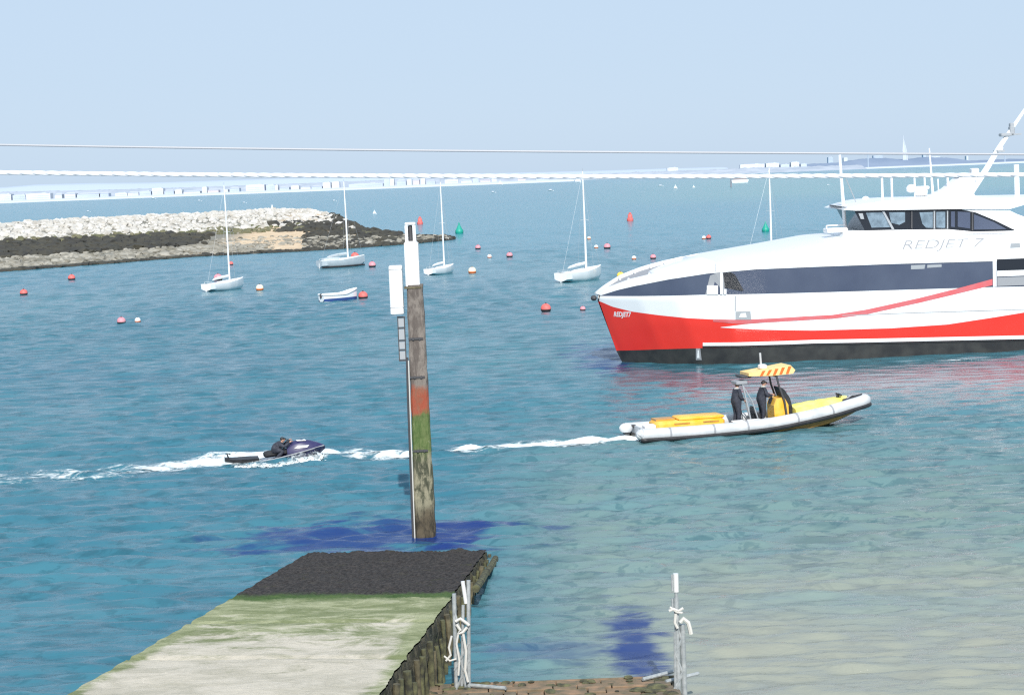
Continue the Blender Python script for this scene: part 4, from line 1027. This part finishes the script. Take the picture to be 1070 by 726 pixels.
# small open motor boat
p = P(354, 314); db = empty('motor_dinghy', (p.x, p.y, 0), R(36)); tag(db, 'small open white motor boat with a blue underside moored by a red buoy', 'dinghy')
b = MB(); rings = []
for f in np.linspace(0, 1, 12):
    hb2 = .82*np.interp(f, [0, .15, .35, .6, .8, .92, 1], [.72, .9, 1, .93, .66, .36, .04]); zs = np.interp(f, [0, .6, 1], [.74, .68, 1.15]); x = -2.1+4.3*f
    rings.append([(x, -hb2, zs), (x, -hb2*.93, .22), (x, 0, -.15+.4*max(0, f-.8)*5), (x, hb2*.93, .22), (x, hb2, zs)])
b.loft(rings, closed=False, cap=False); b.add(rings[0], [tuple(range(5))]); b.build('hull', M['white'], db, True)
b = MB(); b.loft([[(r_[1][0], r_[1][1]*1.03-.01, r_[1][2]+.10), (r_[1][0], r_[1][1]*1.02-.01, .02), (r_[2][0], 0, r_[2][2]-.02), (r_[3][0], r_[3][1]*1.02+.01, .02), (r_[3][0], r_[3][1]*1.03+.01, r_[3][2]+.10)] for r_ in rings], closed=False, cap=False); b.build('underside', M['blue'], db, True)
b = MB()
for sg in (-1, 1): b.tube([(r_[0][0], sg*abs(r_[0][1]), r_[0][2]) for r_ in rings], .10, 8)
b.tube([rings[0][0], rings[0][4]], .08, 8); b.build('gunwale', M['white_matt'], db, True)
b = MB(); b.loft([[(r_[0][0], r_[0][1]*.95, r_[0][2]-.16), (r_[4][0], r_[4][1]*.95, r_[4][2]-.16)] for r_ in rings], closed=False, cap=False); b.build('floor', M['white_matt'], db)
MB().box((-.3, 0, .6), (.35, 1.4, .08)).build('thwart', M['white_matt'], db); MB().box((.5, 0, .72), (.5, .5, .4), bev=.06).build('console', M['white_matt'], db)
MB().box((-2.1, 0, .62), (.28, .26, .5), bev=.06).build('outboard_engine', M['darkgrey'], db)

# ------------------------------------------------------------------ mooring and navigation buoys
def buoy(px, py, rpx, m, label, group=None, flat=.95):
    p = P(px, py+rpx*.8); r = rpx/(1800/p.y)
    o = empty('mooring_buoy', (p.x, p.y, 0)); tag(o, label, 'buoy', group)
    MB().sphere((0, 0, r*.58), (r, r, r*flat), 16, 10).build('float', M[m], o, True)
    MB().tube([(0, 0, r*1.4), (0, 0, r*1.7)], r*.16, 8).build('top_eye', M['darkgrey'], o)
    MB().lathe([(r*.83, r*.0), (r*.97, r*.2), (r*1.0, r*.32), (r*1.01, r*.42)], (0, 0, 0), 16).build('band', M['black' if m not in ('buoywhite', 'buoycream', 'buoyyellow') else 'orange'], o)
    return o
for a in ((25, 305, 4, 'buoyred', 'red mooring buoy nearest the left edge of the picture'),
          (75, 289.5, 3.8, 'buoyred', 'red mooring buoy just below the left end of the rock spit'),
          (127, 334.5, 4.6, 'buoypink', 'dull pink buoy beside a small white one in the left foreground water'),
          (144, 334, 3.2, 'buoywhite', 'small white buoy beside a dull pink one'),
          (228, 289.5, 4.6, 'buoypink', 'pink buoy close behind the stern of the left yacht'),
          (241.5, 275, 2.4, 'buoyred', 'tiny red buoy seen right behind the left yacht mast'),
          (271.5, 300, 4, 'buoycream', 'cream buoy with an orange band right of the left yacht'),
          (371, 267, 4.4, 'buoyred', 'red buoy touching the grey covered yacht'),
          (389, 276, 3.8, 'buoypink', 'pinkish buoy just right of the grey covered yacht'),
          (379.5, 308, 5, 'buoyred', 'round red buoy at the bow of the blue bottomed motor boat'),
          (493.5, 282, 4.2, 'buoycream', 'cream buoy right of the small white yacht'),
          (499.5, 258, 3, 'buoypink', 'small pink buoy above the cream buoy'),
          (511.5, 267.5, 2.4, 'buoywhite', 'tiny pale buoy between two small pink buoys'),
          (532.5, 266, 3.4, 'buoypink', 'small pink buoy halfway between two white yachts'),
          (570.5, 321, 5.4, 'buoyred', 'large round red buoy in the open water left of the ferry bow'),
          (609, 322, 3, 'buoypink', 'low faded pink buoy just in front of the ferry bow'),
          (615.5, 248.5, 2.0, 'buoycream', 'tiny cream buoy beside the mast of the yacht ahead of the ferry'),
          (623, 257.5, 2.3, 'buoywhite', 'tiny white buoy left of a pink one behind the yacht mast'),
          (634.5, 257, 3.6, 'buoypink', 'pink buoy beside a tiny white one behind the yacht mast'),
          (662.5, 269, 2.5, 'buoywhite', 'small white buoy above the ferry foredeck'),
          (682.5, 268, 3.2, 'buoypink', 'pink buoy just above the ferry foredeck'),
          (648.5, 287, 4.0, 'buoyyellow', 'yellow buoy peeking over the ferry bow'),
          (735.5, 248, 2.2, 'buoywhite', 'tiny pale buoy touching a dark red one behind the ferry'),
          (740.5, 247.5, 2.8, 'buoyred', 'dark red buoy touching a tiny pale one behind the ferry')): buoy(*a)
def navbuoy(px, py, hpx, m, kind, label):
    p = P(px, py); s = .82*hpx/(1800/p.y); o = empty('channel_buoy', (p.x, p.y, 0)); tag(o, label, 'buoy')
    if kind == 'cone':
        MB().lathe([(.30*s, -.1*s), (.40*s, .05*s), (.40*s, .3*s), (.30*s, .42*s), (.12*s, .8*s), (.08*s, .85*s)], (0, 0, 0), 16).build('body', M[m], o, True)
        MB().lathe([(.02*s, .85*s), (.09*s, .87*s), (.07*s, 1.0*s), (.02*s, 1.08*s)], (0, 0, 0), 10).build('lantern', M[m], o)
    else:
        MB().lathe([(.34*s, -.1*s), (.40*s, .02*s), (.40*s, .3*s), (.3*s, .36*s), (.26*s, .8*s), (.24*s, .82*s)], (0, 0, 0), 16).build('body', M[m], o, True)
        MB().lathe([(.04*s, .82*s), (.16*s, .84*s), (.16*s, 1.0*s), (.04*s, 1.02*s)], (0, 0, 0), 10).build('topmark', M[m], o)
navbuoy(480, 244, 13, 'green', 'cone', 'green conical channel buoy right of the small white yacht mast')
navbuoy(800, 242, 12, 'green', 'cone', 'green conical channel buoy beside the mast behind the ferry')
navbuoy(658.5, 231, 10.5, 'buoyred', 'can', 'red can channel buoy in open water above the ferry bow')
navbuoy(439, 234.5, 9.5, 'buoyred', 'can', 'red can channel buoy just right of the tall pile top')

# ------------------------------------------------------------------ breakwater spit, left
XS = np.array([-420, -200, -60, 0, 60, 120, 200, 260, 283, 320, 345, 360, 380, 400, 425, 450, 472])
def tr(pts): return np.interp(XS, [a[0] for a in pts], [a[1] for a in pts])
hx = lambda x: 187.5 - (x-535)*math.tan(R(2.2))     # horizon row at a column
crest = tr([(-420, 262), (0, 236.5), (60, 232), (120, 229), (180, 226.5), (220, 224.5), (283, 220.5), (320, 220.8), (335, 222.5), (350, 227), (360, 233), (380, 241.5), (400, 244.5), (425, 245.5), (450, 246), (472, 249)])
rock2 = tr([(-420, 281), (0, 255), (100, 250.5), (150, 248), (200, 246), (250, 244), (300, 241), (340, 239), (360, 241), (380, 244.5), (400, 246.5), (425, 247.5), (450, 248), (472, 249.4)])
weedl = tr([(-420, 300), (0, 271), (100, 265), (200, 258), (260, 255), (320, 252), (360, 250.5), (400, 249.5), (425, 249), (450, 249.2), (472, 249.8)])
wedge_ = tr([(-420, 322), (0, 284), (60, 279.5), (120, 275), (200, 268.5), (260, 265.5), (320, 262.5), (380, 258.5), (430, 255), (460, 252), (472, 250.5)])
def hgt(arr): return tr(arr)
hc = tr([(-420, 6.2), (0, 5.8), (200, 5.6), (320, 5.3), (345, 4.2), (360, 3.0), (380, 1.6), (400, 1.1), (450, .8), (472, .2)])
h2 = tr([(-420, 2.4), (0, 2.4), (200, 2.3), (320, 2.2), (360, 1.9), (400, .8), (450, .5), (472, .15)])
h1 = tr([(-420, 1.0), (0, 1.0), (200, .9), (320, .8), (400, .5), (450, .35), (472, .1)])
rows = []
for i, x in enumerate(XS):
    w0 = P(x, wedge_[i], 0); w1 = P(x, weedl[i], h1[i]); w2 = P(x, rock2[i], h2[i]); w3 = P(x, crest[i], hc[i])
    if w2.y < w1.y+1: w2.y = w1.y+1
    if w3.y < w2.y+2: w3.y = w2.y+2
    back = Vector((w3.x + 2, w3.y + 5 + hc[i]*1.5, -.5)); cr2 = Vector((w3.x+.5, w3.y+3+hc[i]*.3, hc[i]))
    rows.append([Vector((w0.x, w0.y-2, -.6)), w0, w1, w2, w3, cr2, back])
mg = bpy.data.materials.new('sand_and_shingle'); mg.use_nodes = True; N = NT(mg); bs = N.n['Principled BSDF']
geo = N.add('ShaderNodeNewGeometry'); pos = geo.outputs['Position']; sep = N.add('ShaderNodeSeparateXYZ'); N.link(pos, sep.inputs[0])
n1 = N.noise(pos, .5, 8, .7); c = N.mix(N.ramp(n1, .4, .6), (.56, .41, .26), (.66, .52, .36)); c = N.mix(N.ramp(sep.outputs[0], P(215, 265).x+3, P(195, 268).x-3), c, (.20, .19, .155)); c = N.mix(N.ramp(sep.outputs[2], .35, .05), c, (.12, .11, .08))
N.link(c, bs.inputs['Base Color']); bs.inputs['Roughness'].default_value = .95
A = np.array([[tuple(v) for v in r_] for r_ in rows])            # n x 7 x 3
ti = np.linspace(0, len(XS)-1, 260); tj = np.linspace(0, 6, 49)
G = np.zeros((260, 49, 3))
for k in range(3):
    tmp = np.stack([np.interp(ti, np.arange(len(XS)), A[:, j, k]) for j in range(7)], 1)
    for i in range(260): G[i, :, k] = np.interp(tj, np.arange(7), tmp[i])
G[:, :, 2] += .12*rng.random(G.shape[:2])*(G[:, :, 2] > .1)
I = (np.arange(259)[:, None]*49 + np.arange(48)[None, :]).ravel()
spit = raw('spit_ground', G.reshape(-1, 3), np.stack([I, I+49, I+50, I+1], -1), mg); tag(spit, kind='structure')
def surf(fi, fj):    # fi 0..n-1 (column index), fj 0..6
    i = min(int(fi), len(XS)-2); j = min(int(fj), 5); a, c = fi-i, fj-j
    return Vector(A[i, j]*(1-a)*(1-c) + A[i+1, j]*a*(1-c) + A[i, j+1]*(1-a)*c + A[i+1, j+1]*a*c)
# boulders
base = [Vector(v).normalized() for v in [(-1, -1, -1), (1, -1, -1), (1, 1, -1), (-1, 1, -1), (-1, -1, 1), (1, -1, 1), (1, 1, 1), (-1, 1, 1), (0, 0, 1.3), (0, -1.3, 0), (1.3, 0, 0), (-1.3, 0, 0), (0, 1.3, 0)]]
bf = [(4, 5, 8), (5, 6, 8), (6, 7, 8), (7, 4, 8), (0, 1, 9), (1, 5, 9), (5, 4, 9), (4, 0, 9), (1, 2, 10), (2, 6, 10), (6, 5, 10), (5, 1, 10), (3, 0, 11), (0, 4, 11), (4, 7, 11), (7, 3, 11), (2, 3, 12), (3, 7, 12), (7, 6, 12), (6, 2, 12), (0, 3, 2, 1)]
def rocks(name, n, colrange, jr, size, m, label, lift=.1, flat=.7):
    b = MB()
    c0 = np.interp(colrange[0], XS, range(len(XS))); c1 = np.interp(colrange[1], XS, range(len(XS)))
    # spread evenly in picture columns = world x
    for _ in range(n):
        px = min(474, rng.uniform(*colrange) + 9*rng.normal()*(colrange[1] < 465)); fi = float(np.interp(px, XS, range(len(XS)))); fj = rng.uniform(*jr)
        p = surf(fi, fj); s = size*rng.uniform(.35, 1.0)**.9*(1.9 if rng.random() < .12 else 1.25); rot = Matrix.Rotation(rng.uniform(0, 6.28), 3, 'Z') @ Matrix.Rotation(rng.uniform(-.5, .5), 3, 'X')
        k = (rng.uniform(.8, 1.3), rng.uniform(.7, 1.1), flat*rng.uniform(.8, 1.2))
        vs = [rot @ Vector((v.x*k[0]*s*(1+.2*rng.normal()), v.y*k[1]*s*(1+.2*rng.normal()), v.z*k[2]*s)) + p + Vector((0, 0, lift)) for v in base]
        b.add(vs, bf)
    o = b.build(name, m); tag(o, label, 'rocks', None, 'stuff'); return o
M['rockw'] = mat('pale_limestone', (.60, .585, .55), .9, noise=(.35, 1., (.40, .375, .33)), bump=.5, bscale=2)
M['rockd'] = mat('weed_covered_rock', (.032, .032, .03), .9, noise=(.3, .7, (.07, .065, .045)))
M['rockg'] = mat('algae_rock', (.09, .10, .045), .9, noise=(.3, .8, (.19, .17, .11)))
M['rockm'] = mat('mixed_shingle_rock', (.37, .35, .30), .9, noise=(.35, .9, (.13, .12, .09)))
rocks('white_boulders', 5200, (-420, 352), (3.12, 4.5), .8, M['rockw'], 'wall of pale limestone boulders along the top of the spit', .1)
rocks('white_boulders', 900, (-100, 352), (3.9, 4.1), .8, M['rockw'], 'crest line of pale boulders against the water', .0)
rocks('weedy_rocks', 3400, (-420, 200), (2.05, 3.05), 1.0, M['rockd'], 'black weed covered rock bank below the pale boulders, left half', .15, .6)
rocks('green_rocks', 900, (-420, 380), (2.92, 3.25), .7, M['rockg'], 'line of greenish algae rocks at the foot of the pale boulders', .1)
rocks('weedy_rocks', 750, (348, 400), (3.0, 4.6), .8, M['rockd'], 'dark rocks where the boulder wall tapers down to the tip', .1)
rocks('scattered_stones', 160, (205, 330), (1.6, 2.5), .6, M['rockm'], 'scattered stones lying on the small sandy beach', .0, .5)
rocks('weedy_rocks', 260, (300, 352), (2.85, 3.35), .9, M['rockd'], 'dark rocks at the foot of the rounded boulder end', .1)
rocks('shingle_rocks', 1500, (-420, 215), (1.25, 2.1), .8, M['rockm'], 'band of mottled shingle rocks at the left water edge', .0, .5)
rocks('shingle_rocks', 420, (200, 275), (1.15, 1.9), .7, M['rockm'], 'mottled rocks at the water edge left of the small beach', .0, .5)
rocks('tip_rocks', 700, (318, 470), (1.1, 2.2), .75, M['rockm'], 'mixed rocks along the low tip of the spit', .05, .6)
rocks('tip_rocks_dark', 1700, (318, 476), (1.0, 3.2), .75, M['rockd'], 'dark weedy stones along the low tip of the spit', .05, .6).name = 'weedy_stones'
rocks('waterline_stones', 1500, (-420, 470), (.95, 1.12), .6, M['rockd'], 'dark wet stones along the waterline of the spit', .0, .5)
bp = surf(float(np.interp(283, XS, range(len(XS)))), 4.4); bc = empty('beacon_post', bp); tag(bc, 'short white beacon post standing on the boulder wall', 'post')
MB().lathe([(.28, -.5), (.28, 1.1), (.2, 1.2), (.18, 1.7), (.05, 1.8)], (0, 0, 0), 10).build('column', M['white_matt'], bc, True)
MB().lathe([(.3, .5), (.3, .8)], (0, 0, 0), 10).build('band', M['buoypink'], bc)

# ------------------------------------------------------------------ far shore
YS = 5000.
def fp(px, py, Y=YS): return PY(px, py, Y)
def shore_strip(name, pts, Y, m, zbot=-2., thick=120, kind='structure', jag=0., ext=True):
    """pts: (px, py) silhouette top; land block at distance Y"""
    xs = np.arange(pts[0][0], pts[-1][0]+.1, 1.6 if jag else 6); v = []
    prev = 0
    for x in xs:
        y = float(np.interp(x, [a[0] for a in pts], [a[1] for a in pts])); prev = .6*prev + .4*rng.normal(); y -= jag*abs(prev)
        p = fp(x, y, Y); v += [(p.x, Y-thick*.4, zbot), (p.x, Y, p.z*.85), (p.x, Y+thick*.3, p.z), (p.x, Y+thick, zbot)]
    n = len(xs); I = (np.arange(n-1)[:, None]*4 + np.arange(3)[None, :]).ravel()
    o = raw(name, v, np.stack([I, I+4, I+5, I+1], -1), m)
    return tag(o, kind=kind)
# shingle beach: flat sheet just above the water, in a distance band
def hz(x): return hx(x)
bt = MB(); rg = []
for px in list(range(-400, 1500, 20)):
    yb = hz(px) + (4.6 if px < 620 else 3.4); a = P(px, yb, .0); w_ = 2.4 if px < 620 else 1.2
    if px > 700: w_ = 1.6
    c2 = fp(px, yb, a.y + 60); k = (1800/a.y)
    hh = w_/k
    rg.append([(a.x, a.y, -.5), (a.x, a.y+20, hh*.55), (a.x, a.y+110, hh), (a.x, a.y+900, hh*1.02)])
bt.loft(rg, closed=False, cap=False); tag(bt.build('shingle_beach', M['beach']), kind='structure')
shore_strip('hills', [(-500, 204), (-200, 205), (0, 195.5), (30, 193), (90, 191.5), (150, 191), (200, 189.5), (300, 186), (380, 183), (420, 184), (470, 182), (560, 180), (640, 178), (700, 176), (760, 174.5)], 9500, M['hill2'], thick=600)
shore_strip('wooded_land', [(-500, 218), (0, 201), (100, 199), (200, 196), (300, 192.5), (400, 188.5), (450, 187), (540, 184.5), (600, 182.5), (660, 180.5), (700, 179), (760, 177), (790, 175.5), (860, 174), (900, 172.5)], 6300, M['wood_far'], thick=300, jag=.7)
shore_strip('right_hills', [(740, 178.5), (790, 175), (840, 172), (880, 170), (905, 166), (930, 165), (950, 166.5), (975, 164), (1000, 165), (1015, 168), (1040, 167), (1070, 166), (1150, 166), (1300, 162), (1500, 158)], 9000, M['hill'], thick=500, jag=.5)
# buildings: (px0, px1, py_top, py_base, material, roof, label)
BL = [(0, 13, 203, 208, 'farwhite', 0, 'white block at the left end of the far shore'),
      (15, 27, 203.5, 207.5, 'fargrey', 0, None),
      (28.5, 54, 202.3, 207.5, 'farwhite', 0, 'long low white hall on the left far shore'),
      (59, 67, 201.5, 206.5, 'farwhite', 1, None), (69, 80, 200.8, 206.3, 'farwhite', 1, 'pair gabled white house beside the long low hall on the far shore'),
      (82, 104, 200.5, 205.5, 'fargrey', 1, None), (105, 116, 201, 205.2, 'fargrey', 1, None),
      (122, 134, 201.8, 206.4, 'farwhite', 0, None), (135, 146, 200.5, 205.8, 'farwhite', 1, None), (147, 158, 199.5, 205, 'fargrey', 0, None),
      (160.5, 171.5, 196.8, 204.5, 'farwhite', 0, 'tallish cream block among the left far shore houses'), (173, 183, 198.8, 204.3, 'fargrey', 1, None),
      (184, 191, 198.9, 203.5, 'farwhite', 0, None), (193, 210, 198, 203.4, 'farwhite', 1, None), (212.5, 217, 195.5, 204, 'farwhite', 0, 'slim white tower block on the far shore left of the yacht mast'),
      (218, 228, 197, 201, 'farpink', 1, None), (235, 240, 197.5, 200.5, 'farwhite', 0, None), (241, 252, 195.5, 200, 'fargrey', 1, None),
      (258, 277, 193.2, 198.7, 'farwhite', 0, 'broad white building on the far shore above the beacon post'), (279, 286, 194, 198, 'fargrey', 0, None), (288, 291, 192.7, 198.5, 'farwhite', 0, None), (293, 303, 193.5, 197.5, 'fargrey', 1, None),
      (305, 313, 194, 197.8, 'farwhite', 0, None), (315, 324, 193.5, 197.3, 'farwhite', 1, None), (326, 336, 193, 196.6, 'fargrey', 1, None), (338, 346, 191, 196, 'farwhite', 0, None),
      (347.5, 355, 190, 196.6, 'farwhite', 0, 'square white block on the far shore left of the second yacht mast'), (365, 400, 191.5, 193.5, 'fargrey', 0, None), (402, 406, 187.5, 194.5, 'fargrey', 0, None), (408, 412, 187, 194, 'farwhite', 0, 'twin slim white tower on the far shore right of the bare beach'),
      (415, 425, 188, 192.5, 'fargrey', 1, None), (426, 430, 188, 193.5, 'farwhite', 0, None), (432, 438, 186.5, 192, 'farpink', 1, None), (440, 444, 186, 193, 'farwhite', 0, None), (446, 456, 187.5, 191.5, 'fargrey', 1, None),
      (465, 478, 187.5, 190.5, 'farwhite', 0, None), (482, 492, 187, 189.8, 'farwhite', 1, None), (494, 500, 186, 189.5, 'fargrey', 0, None), (502, 512, 186, 188.8, 'farpink', 1, None), (514, 519, 185.5, 188.6, 'farwhite', 0, None), (541, 549, 184.6, 188.5, 'farpink', 0, 'reddish block on the far shore left of the yacht mast ahead of the ferry'),
      (560, 572, 184, 187, 'fargrey', 1, None), (697, 708, 175.5, 178.6, 'farwhite', 0, 'pale hall on the far shore above the water left of the ferry'),
      (773, 798, 171.8, 176.5, 'farwhite', 0, 'long white shed on the far shore just left of the mast behind the ferry'), (800, 812, 171, 176, 'farwhite', 0, None), (815, 824, 171.6, 175.5, 'fargrey', 0, None), (826, 834, 169.5, 175, 'farwhite', 0, None), (836, 842, 170.5, 174.6, 'fargrey', 0, None),
      (865, 871, 165, 173, 'fargrey', 0, None), (881, 885, 165, 170, 'farwhite', 0, 'round headed white tower right of the ferry bow pole'), (912, 920, 163, 167.5, 'fargrey', 0, None), (964, 966, 162, 167, 'fargrey', 0, None),
      (972, 982, 163, 166, 'farwhite', 0, None), (1009, 1012, 162.8, 168.5, 'farwhite', 0, None), (1021, 1031, 167.5, 169.5, 'farwhite', 0, None)]
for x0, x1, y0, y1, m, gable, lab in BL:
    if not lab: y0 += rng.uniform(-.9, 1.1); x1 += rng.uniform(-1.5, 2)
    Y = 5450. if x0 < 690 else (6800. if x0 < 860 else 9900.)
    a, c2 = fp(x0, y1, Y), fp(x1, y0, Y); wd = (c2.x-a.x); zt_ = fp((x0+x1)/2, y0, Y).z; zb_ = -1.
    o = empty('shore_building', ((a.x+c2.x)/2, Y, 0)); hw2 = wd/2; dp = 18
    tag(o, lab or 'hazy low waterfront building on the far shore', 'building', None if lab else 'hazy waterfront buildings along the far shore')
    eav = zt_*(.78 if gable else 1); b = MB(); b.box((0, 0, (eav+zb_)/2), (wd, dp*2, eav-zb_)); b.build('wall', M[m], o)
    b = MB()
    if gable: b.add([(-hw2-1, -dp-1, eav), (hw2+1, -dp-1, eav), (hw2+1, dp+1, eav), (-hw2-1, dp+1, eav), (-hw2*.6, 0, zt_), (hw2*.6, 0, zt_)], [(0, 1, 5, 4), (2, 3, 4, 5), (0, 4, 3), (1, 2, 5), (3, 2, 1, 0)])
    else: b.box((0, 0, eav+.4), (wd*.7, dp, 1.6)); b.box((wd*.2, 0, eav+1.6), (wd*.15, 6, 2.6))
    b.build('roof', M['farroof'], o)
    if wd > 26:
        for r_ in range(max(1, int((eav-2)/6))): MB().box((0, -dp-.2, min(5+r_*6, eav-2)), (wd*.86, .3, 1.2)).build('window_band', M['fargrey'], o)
# sail-shaped tower
bx = fp(945.5, 170, 9000); tw = empty('sail_tower', (bx.x, 9000, 0)); tag(tw, 'tall slender white sail shaped tower on the hazy far shore', 'tower')
ht = fp(944, 141.5, 9000).z
b = MB(); b.tube([(-6, 0, 0), (-9, 0, ht*.5), (-6, 0, ht*.86), (-6, 0, ht)], [4.5, 4., 2.2, .9], 8); b.build('leg', M['farwhite'], tw, True)
b = MB(); b.tube([(14, 0, 0), (13, 0, ht*.3), (7, 0, ht*.55), (-4, 0, ht*.86)], [3.5, 3.2, 2.5, 1.5], 8); b.build('sail_rib', M['farwhite'], tw, True)
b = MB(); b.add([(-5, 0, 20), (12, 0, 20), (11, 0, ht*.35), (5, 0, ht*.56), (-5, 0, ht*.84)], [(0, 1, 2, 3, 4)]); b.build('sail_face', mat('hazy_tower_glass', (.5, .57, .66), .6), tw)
# chimneys/cranes far right
for i, (px, yt, yb) in enumerate(((907, 158, 168), (1050, 160, 168))):
    p = fp(px, yb, 8600); h = fp(px, yt, 8600).z; o = empty('chimney', (p.x, 8600, 0)); tag(o, ('thin distant chimney left of the sail shaped tower', 'thin distant chimney right of the raked ferry mast')[i], 'chimney')
    MB().tube([(0, 0, 0), (0, 0, h)], [3.5, 2.2], 8).build('stack', M['fargrey'], o)

# distant boats
def farsail(px, py, hpx, label, sail=True, group=None):
    p = P(px, py); s = hpx/(1800/p.y); o = empty('distant_boat', (p.x, p.y, 0), R(20)); tag(o, label, 'boat', group)
    L_ = s*.85 if sail else s*3
    b = MB(); rg = [[(x*L_, -h*L_, .10*L_), (x*L_, 0, -.03*L_), (x*L_, h*L_, .10*L_)] for x, h in ((-.5, .1), (0, .15), (.3, .1), (.55, .01))]; b.loft(rg); b.build('hull', M['sail'], o)
    if sail:
        MB().tube([(0, 0, 0), (0, 0, s)], .012*s, 6).build('mast', M['alu'], o)
        MB().add([(-.02*s, 0, .14*s), (-.40*s, .04*s, .15*s), (-.2*s, .03*s, .55*s), (-.02*s, 0, .98*s)], [(0, 1, 2, 3)]).build('mainsail', M['sail'], o)
        MB().add([(.03*s, 0, .8*s), (.42*s, 0, .12*s), (.05*s, .05*s, .14*s)], [(0, 1, 2)]).build('jib', M['sail'], o)
    else: MB().box((0, 0, .2*L_), (.4*L_, .2*L_, .16*L_), bev=.02*L_).build('cabin', M['farwhite'], o)
for a in ((706, 197.5, 5, 'tiny distant sailing boat in open water above the ferry bow'), (725, 196.5, 3.4, 'smallest distant sailing boat right of another one'),
          (604, 191, 8, 'distant sailing boat close to the tallest yacht mast'),
          (523, 193.5, 5.5, 'distant sailing boat close to the middle of the far beach'), (391.5, 224, 5, 'small sailing boat between the spit and the far beach')):
    farsail(*a)
for a in ((92, 221.5, 1.6, 'tiny white motor boat off the left far beach'), (208, 210.5, 1.8, 'tiny white motor boat left of the left yacht mast'), (255, 212.5, 1.7, 'tiny white motor boat above the boulder wall'), (160, 208, 1.9, 'tiny white motor boat close in to the left far beach'),
          (349, 210.5, 1.8, 'tiny white motor boat above the rounded boulder end'), (515, 201.5, 1.9, 'tiny pale motor boat in mid channel'), (575, 199.8, 2.4, 'pale motor boat in mid channel left of the tall mast'), (690, 195, 2.2, 'tiny motor boat left of two small sails'), (865, 194, 1.6, 'tiny pale motor boat left of the ferry bow pole')):
    farsail(*a, sail=False)
p = P(773, 191); sh = empty('distant_ship', (p.x, p.y, 0)); tag(sh, 'distant ferry with white hull and brown upper deck beside a dark post', 'ship'); k = p.y/1800
MB().prism([(-8*k, 0), (8*k, 0), (9*k, 3*k), (-9*k, 3*k)], -3*k, 3*k).build('hull', M['sail'], sh)
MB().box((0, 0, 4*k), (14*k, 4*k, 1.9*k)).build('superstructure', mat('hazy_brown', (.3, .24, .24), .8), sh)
p = P(764, 195.5); k = p.y/1800; ds = empty('channel_post', (p.x, p.y, 0)); tag(ds, 'dark channel marker post in front of the distant ship', 'post')
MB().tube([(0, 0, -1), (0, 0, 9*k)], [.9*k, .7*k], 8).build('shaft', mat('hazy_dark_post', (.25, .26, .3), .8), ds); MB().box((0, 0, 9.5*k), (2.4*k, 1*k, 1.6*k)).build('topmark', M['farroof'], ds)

# ------------------------------------------------------------------ steel cables close to the camera
YC = 7.
def cable(pts, r, name, label, strands, m, lay):
    xs = [(a[0]) for a in pts]; P_ = [PY(a[0], a[1], YC) for a in pts]
    X = np.arange(-9, 9.001, lay/14 if strands > 1 else .08); px_ = [p.x for p in P_]
    co = np.polyfit(px_, [p.z for p in P_], 3 if len(pts) > 4 else 2)
    lim = (min(px_), max(px_)); z = np.polyval(co, np.clip(X, *lim)); dco = np.polyder(co)
    z += np.where(X > lim[1], (X-lim[1])*np.polyval(dco, lim[1]), 0) + np.where(X < lim[0], (X-lim[0])*np.polyval(dco, lim[0]), 0)
    b = MB()
    if strands == 1: b.tube([(x, YC, zz) for x, zz in zip(X, z)], r, 8)
    else:
        for s_ in range(strands):
            ph = 2*math.pi*s_/strands
            b.tube([(x, YC+r*.36*math.cos(2*math.pi*x/lay+ph), zz+r*.36*math.sin(2*math.pi*x/lay+ph)) for x, zz in zip(X, z)], r*.66, 7)
    o = b.build(name, m, None, True, 60); return tag(o, label, 'cable')
M['cable'] = mat('bright_steel_cable', (.80, .80, .79), .45, .0)
M['wire'] = mat('dull_wire', (.40, .41, .43), .5, .0)
cable([(0, 180.5), (250, 183), (520, 184.5), (700, 184.6), (900, 183.8), (1070, 182.6)], 2.5/(1800/YC), 'steel_cable', 'thick twisted pale cable strung across the whole view, lower of two', 3, M['cable'], .16)
cable([(0, 151.5), (250, 155.3), (520, 158.2), (700, 159.3), (900, 160.6), (1070, 161.4)], 1.15/(1800/YC), 'thin_wire', 'thin grey wire strung across the sky above the thick cable', 1, M['wire'], .1)
